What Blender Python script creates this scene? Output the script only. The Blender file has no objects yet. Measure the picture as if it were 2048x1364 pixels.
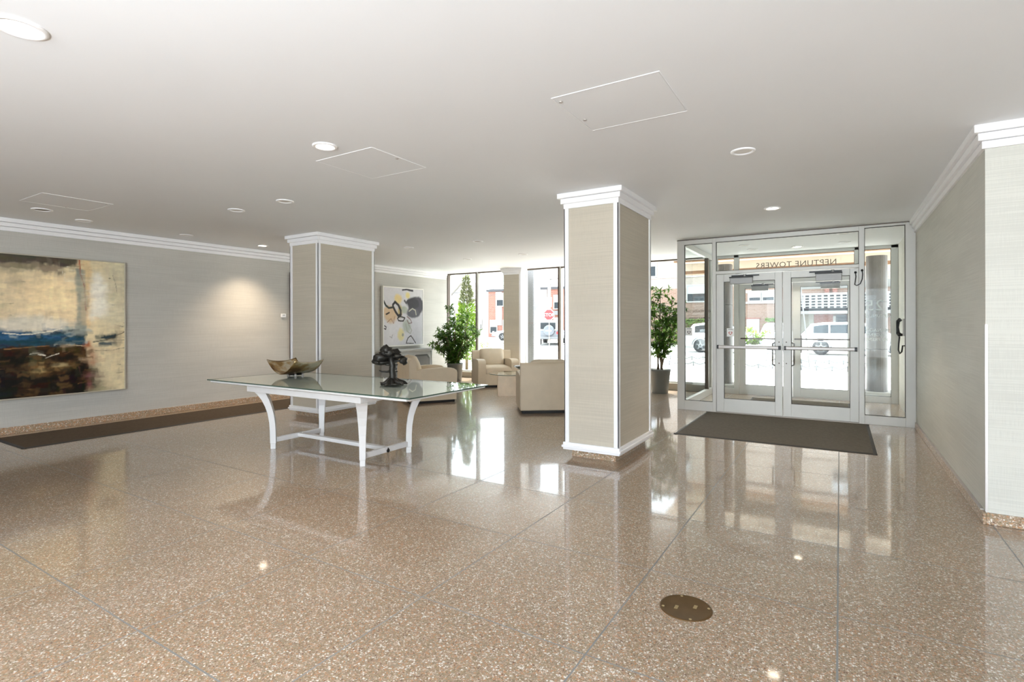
import bpy, bmesh, math, random
import numpy as np
from mathutils import Vector, Matrix
R = math.radians
SC = bpy.context.scene
COL = SC.collection
H = 2.75            # ceiling height
LX, RX = -9.02, 0.857
FY, WY = 8.80, 11.31

# ------------------------------------------------------------------ camera, world, sun, exposure
cam_data = bpy.data.cameras.new('camera')
cam = bpy.data.objects.new('camera', cam_data)
COL.objects.link(cam)
cam_data.sensor_width = 36.0
cam_data.lens = 1061.2 / 2048 * 36.0
cam_data.shift_y = -(682 - 648.96) / 2048
cam_data.clip_start = 0.05
cam_data.clip_end = 400
cam.matrix_world = Matrix.Translation((0, 0, 1.386)) @ Matrix.Rotation(0.5536, 4, 'Z') @ Matrix.Rotation(R(90), 4, 'X') @ Matrix.Rotation(-0.0022, 4, 'Z')
SC.camera = cam

world = bpy.data.worlds.new('sky')
SC.world = world
world.use_nodes = True
wn = world.node_tree.nodes
wn['Background'].inputs[0].default_value = (0.84, 0.92, 1.0, 1)
wn['Background'].inputs[1].default_value = 2.9

sd = bpy.data.lights.new('sun', 'SUN')
sd.energy = 10.0
sd.angle = R(6)
sd.color = (1.0, 0.96, 0.9)
sun = bpy.data.objects.new('sun', sd)
COL.objects.link(sun)
sun.rotation_euler = (R(-27), 0, R(24))     # high midday sun from the street side

# area lamp added at the rear glazing, out of view, to brighten the lobby
ad = bpy.data.lights.new('rear_fill', 'AREA')
ad.shape = 'RECTANGLE'; ad.size = 8.0; ad.size_y = 2.4
ad.energy = 165
ad.color = (0.80, 0.90, 1.0)
rear = bpy.data.objects.new('rear_fill', ad)
COL.objects.link(rear)
rear.location = (0.9, -5.0, 1.4)
rear.rotation_euler = (R(90), 0, 0)

# unseen upward lamp added behind the viewer to brighten the ceiling
fd_ = bpy.data.lights.new('ceiling_fill', 'AREA')
fd_.shape = 'DISK'; fd_.size = 0.8
fd_.energy = 260
fd_.color = (0.86, 0.93, 1.0)
up_fill = bpy.data.objects.new('ceiling_fill', fd_)
COL.objects.link(up_fill)
up_fill.location = (-0.6, -2.5, 0.8)
up_fill.rotation_euler = (R(180), 0, 0)

VS = SC.view_settings
SC.display_settings.display_device = 'sRGB'
VS.view_transform = 'Standard'
VS.look = 'None'
VS.exposure = 1.22
VS.gamma = 1.0
VS.use_curve_mapping = False
SC.cycles.max_bounces = 14
SC.cycles.diffuse_bounces = 6
SC.cycles.glossy_bounces = 6
SC.cycles.transmission_bounces = 8
SC.cycles.transparent_max_bounces = 24
SC.cycles.sample_clamp_indirect = 6.0
SC.cycles.caustics_reflective = False
SC.cycles.caustics_refractive = False

# ------------------------------------------------------------------ materials
def S(r, g, b):
    f = lambda c: (c / 255 / 12.92) if c / 255 <= 0.04045 else ((c / 255 + 0.055) / 1.055) ** 2.4
    return (f(r), f(g), f(b), 1.0)

class NT:
    """small node-building helper"""
    def __init__(self, name):
        self.m = bpy.data.materials.new(name)
        self.m.use_nodes = True
        self.t = self.m.node_tree
        self.b = self.t.nodes['Principled BSDF']
    def n(self, kind, **kw):
        x = self.t.nodes.new(kind)
        for k, v in kw.items():
            if k.startswith('i_'):
                x.inputs[k[2:].replace('_', ' ')].default_value = v
            else:
                setattr(x, k, v)
        return x
    def l(self, a, b):
        self.t.links.new(a, b)
    def ramp(self, fac, stops, interp='LINEAR'):
        r = self.n('ShaderNodeValToRGB')
        r.color_ramp.interpolation = interp
        e = r.color_ramp.elements
        while len(e) < len(stops):
            e.new(0.5)
        for el, (p, c) in zip(e, stops):
            el.position = p
            el.color = c if len(c) == 4 else (*c, 1)
        self.l(fac, r.inputs[0])
        return r.outputs[0]
    def noise(self, vec, scale, detail=3, rough=0.55):
        x = self.n('ShaderNodeTexNoise')
        x.inputs['Scale'].default_value = scale
        x.inputs['Detail'].default_value = detail
        x.inputs['Roughness'].default_value = rough
        self.l(vec, x.inputs['Vector'])
        return x.outputs['Fac']
    def pos(self, scale=(1, 1, 1)):
        g = self.n('ShaderNodeNewGeometry')
        mp = self.n('ShaderNodeMapping')
        mp.inputs['Scale'].default_value = scale
        self.l(g.outputs['Position'], mp.inputs['Vector'])
        return mp.outputs[0]
    def obj(self, scale=(1, 1, 1)):
        g = self.n('ShaderNodeTexCoord')
        mp = self.n('ShaderNodeMapping')
        mp.inputs['Scale'].default_value = scale
        self.l(g.outputs['Object'], mp.inputs['Vector'])
        return mp.outputs[0]
    def bump(self, h, strength, dist=0.01):
        b = self.n('ShaderNodeBump')
        b.inputs['Strength'].default_value = strength
        b.inputs['Distance'].default_value = dist
        self.l(h, b.inputs['Height'])
        self.l(b.outputs[0], self.b.inputs['Normal'])

def mat(name, color, rough=0.5, metal=0.0, spec=0.5, noise=0.0, nscale=8, bump=0.0, bscale=60, emit=None, estr=0.0, coat=0.0):
    k = NT(name)
    b = k.b
    b.inputs['Base Color'].default_value = color
    b.inputs['Roughness'].default_value = rough
    b.inputs['Metallic'].default_value = metal
    b.inputs['Specular IOR Level'].default_value = spec
    b.inputs['Coat Weight'].default_value = coat
    if noise:
        f = k.noise(k.obj(), nscale)
        lo = tuple(c * (1 - noise) for c in color[:3])
        hi = tuple(min(1, c * (1 + noise)) for c in color[:3])
        k.l(k.ramp(f, [(0.3, lo), (0.7, hi)]), b.inputs['Base Color'])
    if bump:
        k.bump(k.noise(k.obj(), bscale, 2), bump)
    if emit:
        b.inputs['Emission Color'].default_value = emit
        b.inputs['Emission Strength'].default_value = estr
    return k.m

def terrazzo(name, rough=0.13, scale=118, dim=1.0, coat=0.9):
    k = NT(name)
    p = k.pos()
    # slightly warped cells so the chips are irregular
    nz = k.n('ShaderNodeTexNoise'); nz.inputs['Scale'].default_value = 60; nz.inputs['Detail'].default_value = 1
    k.l(p, nz.inputs['Vector'])
    ad = k.n('ShaderNodeVectorMath', operation='MULTIPLY_ADD')
    ad.inputs[1].default_value = (0.011, 0.011, 0.011)
    k.l(nz.outputs['Color'], ad.inputs[0]); k.l(p, ad.inputs[2])
    v = k.n('ShaderNodeTexVoronoi'); v.inputs['Scale'].default_value = scale
    k.l(ad.outputs[0], v.inputs['Vector'])
    sep = k.n('ShaderNodeSeparateColor'); k.l(v.outputs['Color'], sep.inputs[0])
    d = lambda c: tuple(x * dim for x in c[:3]) + (1,)
    chips = k.ramp(sep.outputs[0], [(0.0, d(S(142, 124, 98))), (0.2, d(S(164, 144, 112))), (0.38, d(S(188, 142, 104))), (0.56, d(S(158, 147, 126))),
                                     (0.72, d(S(204, 182, 160))), (0.84, d(S(238, 232, 222))), (0.95, d(S(124, 96, 78)))], 'CONSTANT')
    v2 = k.n('ShaderNodeTexVoronoi'); v2.inputs['Scale'].default_value = scale * 2.1
    k.l(ad.outputs[0], v2.inputs['Vector'])
    sep2 = k.n('ShaderNodeSeparateColor'); k.l(v2.outputs['Color'], sep2.inputs[0])
    fine = k.ramp(sep2.outputs[1], [(0.0, d(S(160, 136, 114))), (0.4, d(S(172, 144, 120))), (0.75, d(S(198, 176, 154))), (0.93, d(S(230, 222, 210)))], 'CONSTANT')
    mx = k.n('ShaderNodeMix', data_type='RGBA')
    edge = k.ramp(v.outputs['Distance'], [(0.42, (0, 0, 0, 1)), (0.62, (1, 1, 1, 1))])
    k.l(edge, mx.inputs[0]); k.l(chips, mx.inputs[6]); k.l(fine, mx.inputs[7])
    # broad tonal drift from slab to slab
    big = k.ramp(k.noise(k.pos(), 0.7, 2), [(0.3, (0.9, 0.9, 0.9, 1)), (0.7, (1.05, 1.05, 1.05, 1))])
    mul = k.n('ShaderNodeMix', data_type='RGBA', blend_type='MULTIPLY'); mul.inputs[0].default_value = 1
    k.l(mx.outputs[2], mul.inputs[6]); k.l(big, mul.inputs[7])
    k.l(mul.outputs[2], k.b.inputs['Base Color'])
    rr = k.n('ShaderNodeMapRange'); k.l(k.noise(k.pos(), 2.2, 3), rr.inputs[0])
    rr.inputs[1].default_value = 0.3; rr.inputs[2].default_value = 0.7
    rr.inputs[3].default_value = rough * 0.7; rr.inputs[4].default_value = rough * 1.3
    k.l(rr.outputs[0], k.b.inputs['Coat Roughness'])       # crisp sealer coat ...
    k.b.inputs['Coat Weight'].default_value = coat
    k.b.inputs['Coat IOR'].default_value = 1.5
    k.b.inputs['IOR'].default_value = 1.5
    k.b.inputs['Roughness'].default_value = 0.30           # ... over softly polished stone
    k.b.inputs['Specular IOR Level'].default_value = 0.25
    return k.m

def grasscloth(name, base, amount=0.07):
    """woven paper: fine horizontal reeds, broader sheets and a few slubs"""
    k = NT(name)
    f1 = k.noise(k.pos((1.2, 1.2, 170)), 1.0, 3, 0.6)
    f2 = k.noise(k.pos((160, 160, 9)), 1.0, 2, 0.5)
    f3 = k.noise(k.pos((0.9, 0.9, 4.5)), 1.0, 2, 0.5)
    a = k.n('ShaderNodeMath', operation='MULTIPLY_ADD'); a.inputs[1].default_value = 0.35
    k.l(f2, a.inputs[0]); k.l(f1, a.inputs[2])
    b = k.n('ShaderNodeMath', operation='MULTIPLY_ADD'); b.inputs[1].default_value = 0.55
    k.l(f3, b.inputs[0]); k.l(a.outputs[0], b.inputs[2])
    c = base[:3]
    k.l(k.ramp(b.outputs[0], [(0.62, tuple(x * (1 - amount) for x in c)), (0.95, c), (1.0, tuple(min(1, x * (1 + amount)) for x in c))]), k.b.inputs['Base Color'])
    k.b.inputs['Roughness'].default_value = 0.62
    k.b.inputs['Specular IOR Level'].default_value = 0.3
    k.bump(a.outputs[0], 0.25, 0.002)
    return k.m

def thin_glass(name, tint=(0.965, 0.985, 0.98, 1), refl=1.0):
    """a single sheet: mostly see-through, mirror-like at grazing angles"""
    m = bpy.data.materials.new(name); m.use_nodes = True
    t = m.node_tree; n = t.nodes
    for x in list(n):
        n.remove(x)
    out = n.new('ShaderNodeOutputMaterial')
    tr = n.new('ShaderNodeBsdfTransparent'); tr.inputs[0].default_value = tint
    gl = n.new('ShaderNodeBsdfGlossy'); gl.inputs['Roughness'].default_value = 0.01
    gl.inputs['Color'].default_value = (refl, refl, refl, 1)
    fr = n.new('ShaderNodeFresnel'); fr.inputs[0].default_value = 1.45
    mx = n.new('ShaderNodeMixShader')
    ge = n.new('ShaderNodeNewGeometry')      # the far face of a thin sheet only lets light out
    ma = n.new('ShaderNodeMath'); ma.operation = 'MULTIPLY_ADD'; ma.inputs[1].default_value = -1.0; ma.inputs[2].default_value = 1.0
    mb = n.new('ShaderNodeMath'); mb.operation = 'MULTIPLY'
    t.links.new(ge.outputs['Backfacing'], ma.inputs[0]); t.links.new(ma.outputs[0], mb.inputs[0]); t.links.new(fr.outputs[0], mb.inputs[1])
    t.links.new(mb.outputs[0], mx.inputs[0]); t.links.new(tr.outputs[0], mx.inputs[1]); t.links.new(gl.outputs[0], mx.inputs[2])
    t.links.new(mx.outputs[0], out.inputs[0])
    return m

def vcol(name, rough=0.55, bump=0.0):
    k = NT(name)
    a = k.n('ShaderNodeAttribute', attribute_name='paint')
    k.l(a.outputs['Color'], k.b.inputs['Base Color'])
    k.b.inputs['Roughness'].default_value = rough
    k.b.inputs['Specular IOR Level'].default_value = 0.25
    if bump:
        k.bump(k.noise(k.pos((40, 40, 40)), 1.0, 4), bump, 0.004)
    return k.m

def leafmat(name, c1, c2, trans=0.35):
    k = NT(name)
    g = k.n('ShaderNodeObjectInfo')
    f = k.noise(k.obj(), 9, 2)
    k.l(k.ramp(f, [(0.35, c1), (0.65, c2)]), k.b.inputs['Base Color'])
    k.b.inputs['Roughness'].default_value = 0.38
    tl = k.n('ShaderNodeBsdfTranslucent'); tl.inputs[0].default_value = c2 if len(c2) == 4 else (*c2, 1)
    mx = k.n('ShaderNodeMixShader'); mx.inputs[0].default_value = trans
    o = k.t.nodes['Material Output']
    k.l(k.b.outputs[0], mx.inputs[1]); k.l(tl.outputs[0], mx.inputs[2]); k.l(mx.outputs[0], o.inputs[0])
    return k.m

def brick(name, c1, c2, mortar, scale=1.0):
    k = NT(name)
    g = k.n('ShaderNodeNewGeometry')
    sx = k.n('ShaderNodeSeparateXYZ'); k.l(g.outputs['Position'], sx.inputs[0])
    cb = k.n('ShaderNodeCombineXYZ')
    su = k.n('ShaderNodeMath', operation='ADD'); k.l(sx.outputs[0], su.inputs[0]); k.l(sx.outputs[1], su.inputs[1])
    k.l(su.outputs[0], cb.inputs[0]); k.l(sx.outputs[2], cb.inputs[1])
    br = k.n('ShaderNodeTexBrick'); k.l(cb.outputs[0], br.inputs['Vector'])
    br.inputs['Scale'].default_value = 1.0
    br.inputs['Brick Width'].default_value = 0.3 * scale; br.inputs['Row Height'].default_value = 0.1 * scale
    br.inputs['Mortar Size'].default_value = 0.014 * scale
    br.inputs['Color1'].default_value = c1; br.inputs['Color2'].default_value = c2; br.inputs['Mortar'].default_value = mortar
    k.l(br.outputs[0], k.b.inputs['Base Color'])
    k.b.inputs['Roughness'].default_value = 0.85
    return k.m

def granite(name, dark, light, scale=120):
    k = NT(name)
    f = k.noise(k.pos(), scale, 3, 0.7)
    g = k.noise(k.pos((3, 3, 0.8)), 1.5, 3)
    a = k.n('ShaderNodeMath', operation='MULTIPLY_ADD'); a.inputs[1].default_value = 0.5
    k.l(g, a.inputs[0]); k.l(f, a.inputs[2])
    k.l(k.ramp(a.outputs[0], [(0.55, dark), (0.95, light)]), k.b.inputs['Base Color'])
    k.b.inputs['Roughness'].default_value = 0.45
    return k.m

M = dict(
    ceiling=mat('painted ceiling', S(233, 235, 238), 0.75, noise=0.012, nscale=0.8, bump=0.04, bscale=4),
    terrazzo=terrazzo('brown terrazzo', 0.055, 118, 0.78),
    terrazzo_base=terrazzo('terrazzo skirting', 0.3, 90, 0.98, 0.0),
    strip=mat('zinc divider', S(132, 132, 130), 0.5, 0.2),
    sub=mat('mortar bed', S(90, 84, 78), 0.9),
    paper=grasscloth('grasscloth wallpaper', S(192, 190, 184)),
    paper_right=grasscloth('pale grasscloth wallpaper', S(203, 202, 194)),
    paper_col=grasscloth('column grasscloth', S(191, 183, 168)),
    white=mat('white painted trim', S(243, 243, 245), 0.42, noise=0.01, nscale=3),
    alu=mat('pale painted aluminium', S(208, 207, 202), 0.42, 0.15, noise=0.02, nscale=5),
    alu_dark=mat('dark bronze aluminium', S(98, 86, 76), 0.45, 0.3),
    steel=mat('brushed steel', S(190, 184, 180), 0.45, 0.5),
    closer=mat('grey closer housing', S(150, 149, 147), 0.45, 0.4),
    black=mat('black plastic', S(26, 26, 27), 0.45),
    rubber=mat('black rubber gasket', S(40, 40, 40), 0.7),
    glass=thin_glass('clear window glass', refl=0.42),
    mat=mat('ribbed charcoal matting', S(98, 93, 85), 0.95, spec=0.15, noise=0.12, nscale=30, bump=0.4, bscale=260),
    mat_brown=mat('brown runner matting', S(84, 72, 60), 0.95, spec=0.15, noise=0.1, nscale=24, bump=0.4, bscale=260),
    matedge=mat('vinyl mat edge', S(52, 50, 48), 0.6),
    table_white=mat('white lacquered wood', S(226, 225, 225), 0.35, noise=0.012, nscale=14),
    leather=mat('beige leather', S(206, 190, 166), 0.5, spec=0.35, noise=0.04, nscale=6, bump=0.12, bscale=90),
    plinth_black=mat('black plinth', S(22, 20, 19), 0.6),
    travertine=mat('cream travertine', S(222, 200, 172), 0.4, noise=0.07, nscale=7, bump=0.1, bscale=40),
    bronze=mat('dark patinated bronze', S(46, 44, 40), 0.42, 0.55, noise=0.3, nscale=16, bump=0.5, bscale=28),
    pot_dark=mat('charcoal pot', S(104, 106, 102), 0.5, noise=0.05, nscale=7),
    pot_grey=mat('grey outdoor pot', S(205, 203, 200), 0.6),
    soil=mat('potting soil', S(62, 48, 36), 0.95, bump=0.6, bscale=60),
    bark=mat('brown stem', S(104, 86, 62), 0.8, noise=0.2, nscale=20),
    leaf_dark=leafmat('dark green leaves', S(34, 66, 22), S(104, 146, 50), 0.38),
    leaf_bright=leafmat('bright green leaves', S(70, 104, 22), S(122, 150, 40), 0.35),
    leaf_pale=leafmat('pale green needles', S(78, 84, 56), S(118, 122, 84), 0.25),
    frame_silver=mat('silver picture frame', S(206, 200, 184), 0.4, 0.4),
    frame_white=mat('white picture frame', S(240, 238, 232), 0.4),
    frame_dark=mat('dark walnut frame', S(66, 48, 38), 0.45),
    canvas_edge=mat('canvas side', S(120, 104, 90), 0.8),
    grey_paint=mat('pale grey painted wood', S(196, 198, 199), 0.42, noise=0.015, nscale=6),
    grey_dark=mat('dark grey painted inset', S(104, 106, 108), 0.45),
    lens_off=mat('frosted lamp lens', S(232, 230, 226), 0.5),
    lens_dark=mat('bare bronze reflector', S(126, 112, 96), 0.4, 0.5),
    lens_on=mat('lit lamp lens', S(255, 250, 240), 0.5, emit=(1.0, 0.86, 0.68, 1), estr=9.0),
    lens_dim=mat('softly lit lamp lens', S(255, 250, 240), 0.5, emit=(1.0, 0.97, 0.93, 1), estr=1.6),
    brass=mat('aged brass plate', S(104, 80, 50), 0.42, 0.7, noise=0.12, nscale=14),
    brass_bright=mat('worn brass', S(176, 156, 116), 0.4, 0.7),
    sticker=mat('white sticker', S(244, 243, 240), 0.5),
    red=mat('red ink', S(196, 60, 52), 0.5),
    ink=mat('dark lettering', S(84, 78, 74), 0.6),
    white_ink=mat('white vinyl lettering', S(226, 226, 224), 0.6),
    gold_ink=mat('taupe metal lettering', S(104, 90, 80), 0.45, 0.2),
    concrete=mat('sunlit concrete', S(206, 202, 196), 0.85, noise=0.05, nscale=0.6),
    asphalt=mat('pale asphalt', S(186, 184, 182), 0.9, noise=0.05, nscale=0.8),
    canopy=mat('peach canopy soffit', S(220, 208, 196), 0.8),
    canopy_dark=mat('brown canopy beam', S(150, 118, 96), 0.8),
    granite=granite('grey granite', S(66, 62, 60), S(112, 107, 104)),
    granite_pale=granite('pale speckled granite', S(112, 112, 115), S(156, 156, 160), 60),
    brick_tan=brick('tan brick', S(124, 98, 84), S(114, 88, 74), S(134, 118, 106)),
    brick_pale=brick('pale cream brick', S(150, 138, 128), S(142, 128, 118), S(156, 148, 140)),
    brick_red=brick('red brick', S(128, 78, 66), S(118, 70, 58), S(140, 114, 104)),
    stucco=mat('white stucco', S(158, 156, 152), 0.85),
    balcony=mat('pale balcony paint', S(126, 124, 120), 0.85),
    grey_mid=mat('mid grey painted panel', S(134, 136, 138), 0.45),
    stucco_tan=mat('beige stucco', S(146, 141, 130), 0.85),
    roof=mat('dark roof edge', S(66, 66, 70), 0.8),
    dark_glass=mat('dark window glass', S(38, 44, 48), 0.15, spec=0.22),
    blind=mat('grey window blind', S(168, 172, 178), 0.6),
    car_white=mat('white car paint', S(236, 237, 238), 0.25, spec=0.6, coat=0.6),
    car_silver=mat('silver car paint', S(206, 209, 212), 0.25, 0.3, coat=0.6),
    car_grey=mat('dark grey car paint', S(92, 98, 106), 0.3, 0.2, coat=0.6),
    car_black=mat('black car paint', S(44, 46, 50), 0.3, coat=0.5),
    tyre=mat('black tyre', S(36, 36, 38), 0.8),
    rim=mat('alloy rim', S(188, 190, 192), 0.35, 0.6),
    sign_red=mat('red sign face', S(206, 44, 48), 0.5),
    pole=mat('grey utility pole', S(150, 142, 134), 0.8),
    hedge=leafmat('hedge leaves', S(62, 88, 30), S(112, 138, 56), 0.3),
    wire=mat('black wire', S(56, 58, 62), 0.6),
)

# bowl metal: silver outside to brown gold inside by noise
def bowlmat():
    k = NT('brushed champagne metal')
    f = k.noise(k.obj((2.2, 2.2, 3.0)), 2.2, 3)
    k.l(k.ramp(f, [(0.38, S(214, 204, 182)), (0.48, S(180, 148, 98)), (0.62, S(110, 76, 40))]), k.b.inputs['Base Color'])
    k.b.inputs['Metallic'].default_value = 0.85
    k.b.inputs['Roughness'].default_value = 0.27
    return k.m
M['bowl'] = bowlmat()

# table top glass: pale green sheet
M['table_glass'] = thin_glass('green tinted table glass', (0.92, 0.955, 0.935, 1), 1.0)
M['glass_edge'] = mat('green glass edge', S(60, 82, 72), 0.2)
M['smoke_glass'] = mat('smoked glass', S(52, 60, 62), 0.05, spec=0.9)

# ------------------------------------------------------------------ mesh helpers
class MB:
    def __init__(self):
        self.v = []; self.f = []; self.mi = []; self.sm = []
    def add(self, vs, fs, mi=0, smooth=False):
        o = len(self.v)
        self.v += [tuple(p) for p in vs]
        self.f += [tuple(i + o for i in q) for q in fs]
        self.mi += [mi] * len(fs); self.sm += [smooth] * len(fs)
        return self
    def box(self, x0, x1, y0, y1, z0, z1, mi=0):
        vs = [(x0, y0, z0), (x1, y0, z0), (x1, y1, z0), (x0, y1, z0), (x0, y0, z1), (x1, y0, z1), (x1, y1, z1), (x0, y1, z1)]
        return self.add(vs, [(3, 2, 1, 0), (4, 5, 6, 7), (0, 1, 5, 4), (1, 2, 6, 5), (2, 3, 7, 6), (3, 0, 4, 7)], mi)
    def prism(self, pts, axis, a, b, mi=0, smooth=False):
        """polygon pts (2D, ccw) extruded along axis 'x','y','z' from a to b"""
        def P(p, t):
            return {'x': (t, p[0], p[1]), 'y': (p[0], t, p[1]), 'z': (p[0], p[1], t)}[axis]
        n = len(pts)
        vs = [P(p, a) for p in pts] + [P(p, b) for p in pts]
        fs = [tuple(range(n))[::-1], tuple(range(n, 2 * n))]
        self.add(vs, fs, mi)
        self.add(vs, [(i, (i + 1) % n, n + (i + 1) % n, n + i) for i in range(n)], mi, smooth)
        return self
    def lathe(self, prof, c=(0, 0, 0), n=32, mi=0, smooth=True, caps=True):
        vs = []; fs = []
        for r, z in prof:
            for i in range(n):
                t = 2 * math.pi * i / n
                vs.append((c[0] + r * math.cos(t), c[1] + r * math.sin(t), c[2] + z))
        for j in range(len(prof) - 1):
            for i in range(n):
                fs.append((j * n + i, j * n + (i + 1) % n, (j + 1) * n + (i + 1) % n, (j + 1) * n + i))
        self.add(vs, fs, mi, smooth)
        if caps:
            o = len(self.v) - len(vs)
            self.f.append(tuple(o + i for i in range(n))[::-1]); self.mi.append(mi); self.sm.append(False)
            self.f.append(tuple(o + (len(prof) - 1) * n + i for i in range(n))); self.mi.append(mi); self.sm.append(False)
        return self
    def tube(self, pts, r, n=8, mi=0, smooth=True, flat=None):
        """tube along points; r a number or list; flat=(wx,wz) not used"""
        pts = [Vector(p) for p in pts]
        rs = r if isinstance(r, (list, tuple)) else [r] * len(pts)
        vs = []; fs = []
        up = Vector((0, 0, 1))
        prev = None
        for i, p in enumerate(pts):
            d = (pts[min(i + 1, len(pts) - 1)] - pts[max(i - 1, 0)])
            if d.length < 1e-9:
                d = Vector((0, 0, 1))
            d.normalize()
            a = prev if prev is not None else (Vector((1, 0, 0)) if abs(d.z) > 0.9 else up)
            a = (a - d * a.dot(d))
            if a.length < 1e-6:
                a = Vector((0, 1, 0)) - d * d.y
            a.normalize(); prev = a
            b = d.cross(a)
            for k in range(n):
                t = 2 * math.pi * k / n
                vs.append(p + (a * math.cos(t) + b * math.sin(t)) * rs[i])
        m = len(pts)
        for j in range(m - 1):
            for i in range(n):
                fs.append((j * n + i, j * n + (i + 1) % n, (j + 1) * n + (i + 1) % n, (j + 1) * n + i))
        self.add(vs, fs, mi, smooth)
        o = len(self.v) - len(vs)
        self.f.append(tuple(o + i for i in range(n))[::-1]); self.mi.append(mi); self.sm.append(False)
        self.f.append(tuple(o + (m - 1) * n + i for i in range(n))); self.mi.append(mi); self.sm.append(False)
        return self
    def loft(self, rings, mi=0, smooth=True, close=True):
        n = len(rings[0]); vs = [p for r_ in rings for p in r_]; fs = []
        for j in range(len(rings) - 1):
            for i in range(n if close else n - 1):
                fs.append((j * n + i, j * n + (i + 1) % n, (j + 1) * n + (i + 1) % n, (j + 1) * n + i))
        self.add(vs, fs, mi, smooth)
        if close:
            o = len(self.v) - len(vs)
            self.f.append(tuple(o + i for i in range(n))[::-1]); self.mi.append(mi); self.sm.append(False)
            self.f.append(tuple(o + (len(rings) - 1) * n + i for i in range(n))); self.mi.append(mi); self.sm.append(False)
        return self
    def blob(self, c, r, seed=0, amp=0.2, mi=0, sub=2):
        bm = bmesh.new()
        bmesh.ops.create_icosphere(bm, subdivisions=sub, radius=1)
        rnd = random.Random(seed)
        ph = [rnd.uniform(0, 6) for _ in range(6)]
        vs = []
        for v in bm.verts:
            p = v.co
            w = 1 + amp * (math.sin(3 * p.x + ph[0]) * math.sin(3 * p.y + ph[1]) + 0.6 * math.sin(6 * p.z + ph[2] + 2 * p.x) + 0.5 * math.sin(7 * p.y + ph[3]) * math.sin(6 * p.x + ph[4]))
            vs.append((c[0] + p.x * r[0] * w, c[1] + p.y * r[1] * w, c[2] + p.z * r[2] * w))
        fs = [tuple(v.index for v in f.verts) for f in bm.faces]
        bm.free()
        return self.add(vs, fs, mi, True)
    def mesh(self, name, mats, loc=(0, 0, 0), merge=False):
        me = bpy.data.meshes.new(name)
        lx, ly, lz = loc
        me.from_pydata([(x - lx, y - ly, z - lz) for x, y, z in self.v], [], self.f)
        for m in (mats if isinstance(mats, (list, tuple)) else [mats]):
            me.materials.append(m)
        me.polygons.foreach_set('material_index', self.mi)
        me.polygons.foreach_set('use_smooth', self.sm)
        me.update()
        return me
    def build(self, name, mats, parent=None, loc=None, bevel=0.0, seg=2, local=False, sub=0, label=None):
        """link as ONE object; vertices are world coordinates unless local=True"""
        if parent is not None:
            off = (0, 0, 0) if local else tuple(parent['_o'])
        else:
            off = loc or (0, 0, 0)
        me = self.mesh(name, mats, off)
        o = bpy.data.objects.new(name, me)
        COL.objects.link(o)
        if parent is not None:
            o.parent = parent
            o['_o'] = off
        else:
            o.location = off
            o['_o'] = off
        if bevel:
            b = o.modifiers.new('soft edges', 'BEVEL'); b.width = bevel; b.segments = seg; b.limit_method = 'ANGLE'; b.angle_limit = R(35)
        if sub:
            s = o.modifiers.new('round', 'SUBSURF'); s.levels = sub; s.render_levels = sub
        if label:
            o['label'] = label
        return o

def tag(o, label=None, cat=None, group=None, kind=None):
    if label: o['label'] = label
    if cat: o['category'] = cat
    if group: o['group'] = group
    if kind: o['kind'] = kind
    return o

def thing(name, loc, label=None, cat=None, group=None, kind=None, rz=0.0):
    o = bpy.data.objects.new(name, None)
    COL.objects.link(o)
    o.location = loc
    o.rotation_euler = (0, 0, rz)
    o['_o'] = tuple(loc)
    o.empty_display_size = 0.1
    return tag(o, label, cat, group, kind)

KIDS = {}
def copy_tree(o, parent=None):
    c = o.copy()
    COL.objects.link(c)
    if parent is not None:
        c.parent = parent
    for ch in [x for x in COL.objects if x.parent == o]:
        copy_tree(ch, c)
    return c

def box(name, m, x0, x1, y0, y1, z0, z1, parent=None, bevel=0.0, **kw):
    if parent is None and 'loc' not in kw:
        kw['loc'] = ((x0 + x1) / 2, (y0 + y1) / 2, z0)
    return MB().box(x0, x1, y0, y1, z0, z1).build(name, m, parent, bevel=bevel, **kw)

def rrect(w, d, r, n=6, cx=0, cy=0):
    """rounded rectangle outline, ccw"""
    pts = []
    for sx, sy, a0 in ((1, 1, 0), (-1, 1, 90), (-1, -1, 180), (1, -1, 270)):
        for i in range(n + 1):
            t = R(a0 + 90 * i / n)
            pts.append((cx + sx * (w / 2 - r) + r * math.cos(t), cy + sy * (d / 2 - r) + r * math.sin(t)))
    return pts

def text_mesh(name, body, size, m, parent, origin, xdir, zdir=(0, 0, 1), extrude=0.001, align='CENTER', mirror=False, spacing=1.0):
    cu = bpy.data.curves.new(name, 'FONT')
    cu.body = body; cu.size = size; cu.extrude = extrude; cu.align_x = align; cu.resolution_u = 2; cu.space_character = spacing
    t = bpy.data.objects.new(name, cu)
    COL.objects.link(t)
    bpy.context.view_layer.update()
    me = bpy.data.meshes.new_from_object(t.evaluated_get(bpy.context.evaluated_depsgraph_get()))
    bpy.data.objects.remove(t); bpy.data.curves.remove(cu)
    X = Vector(xdir).normalized(); Z = Vector(zdir); N = X.cross(Z)
    off = Vector(parent['_o']) if parent is not None else Vector((0, 0, 0))
    for v in me.vertices:
        p = v.co
        v.co = Vector(origin) + X * p.x + Z * p.y + N * p.z - off
    me.materials.clear(); me.materials.append(m)
    o = bpy.data.objects.new(name, me)
    COL.objects.link(o)
    if parent is not None:
        o.parent = parent
    return o

# ================================================================== STRUCTURE
def struct(name, loc=(0, 0, 0), label=None, cat=None):
    return thing(name, loc, label, cat, kind='structure')

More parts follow.
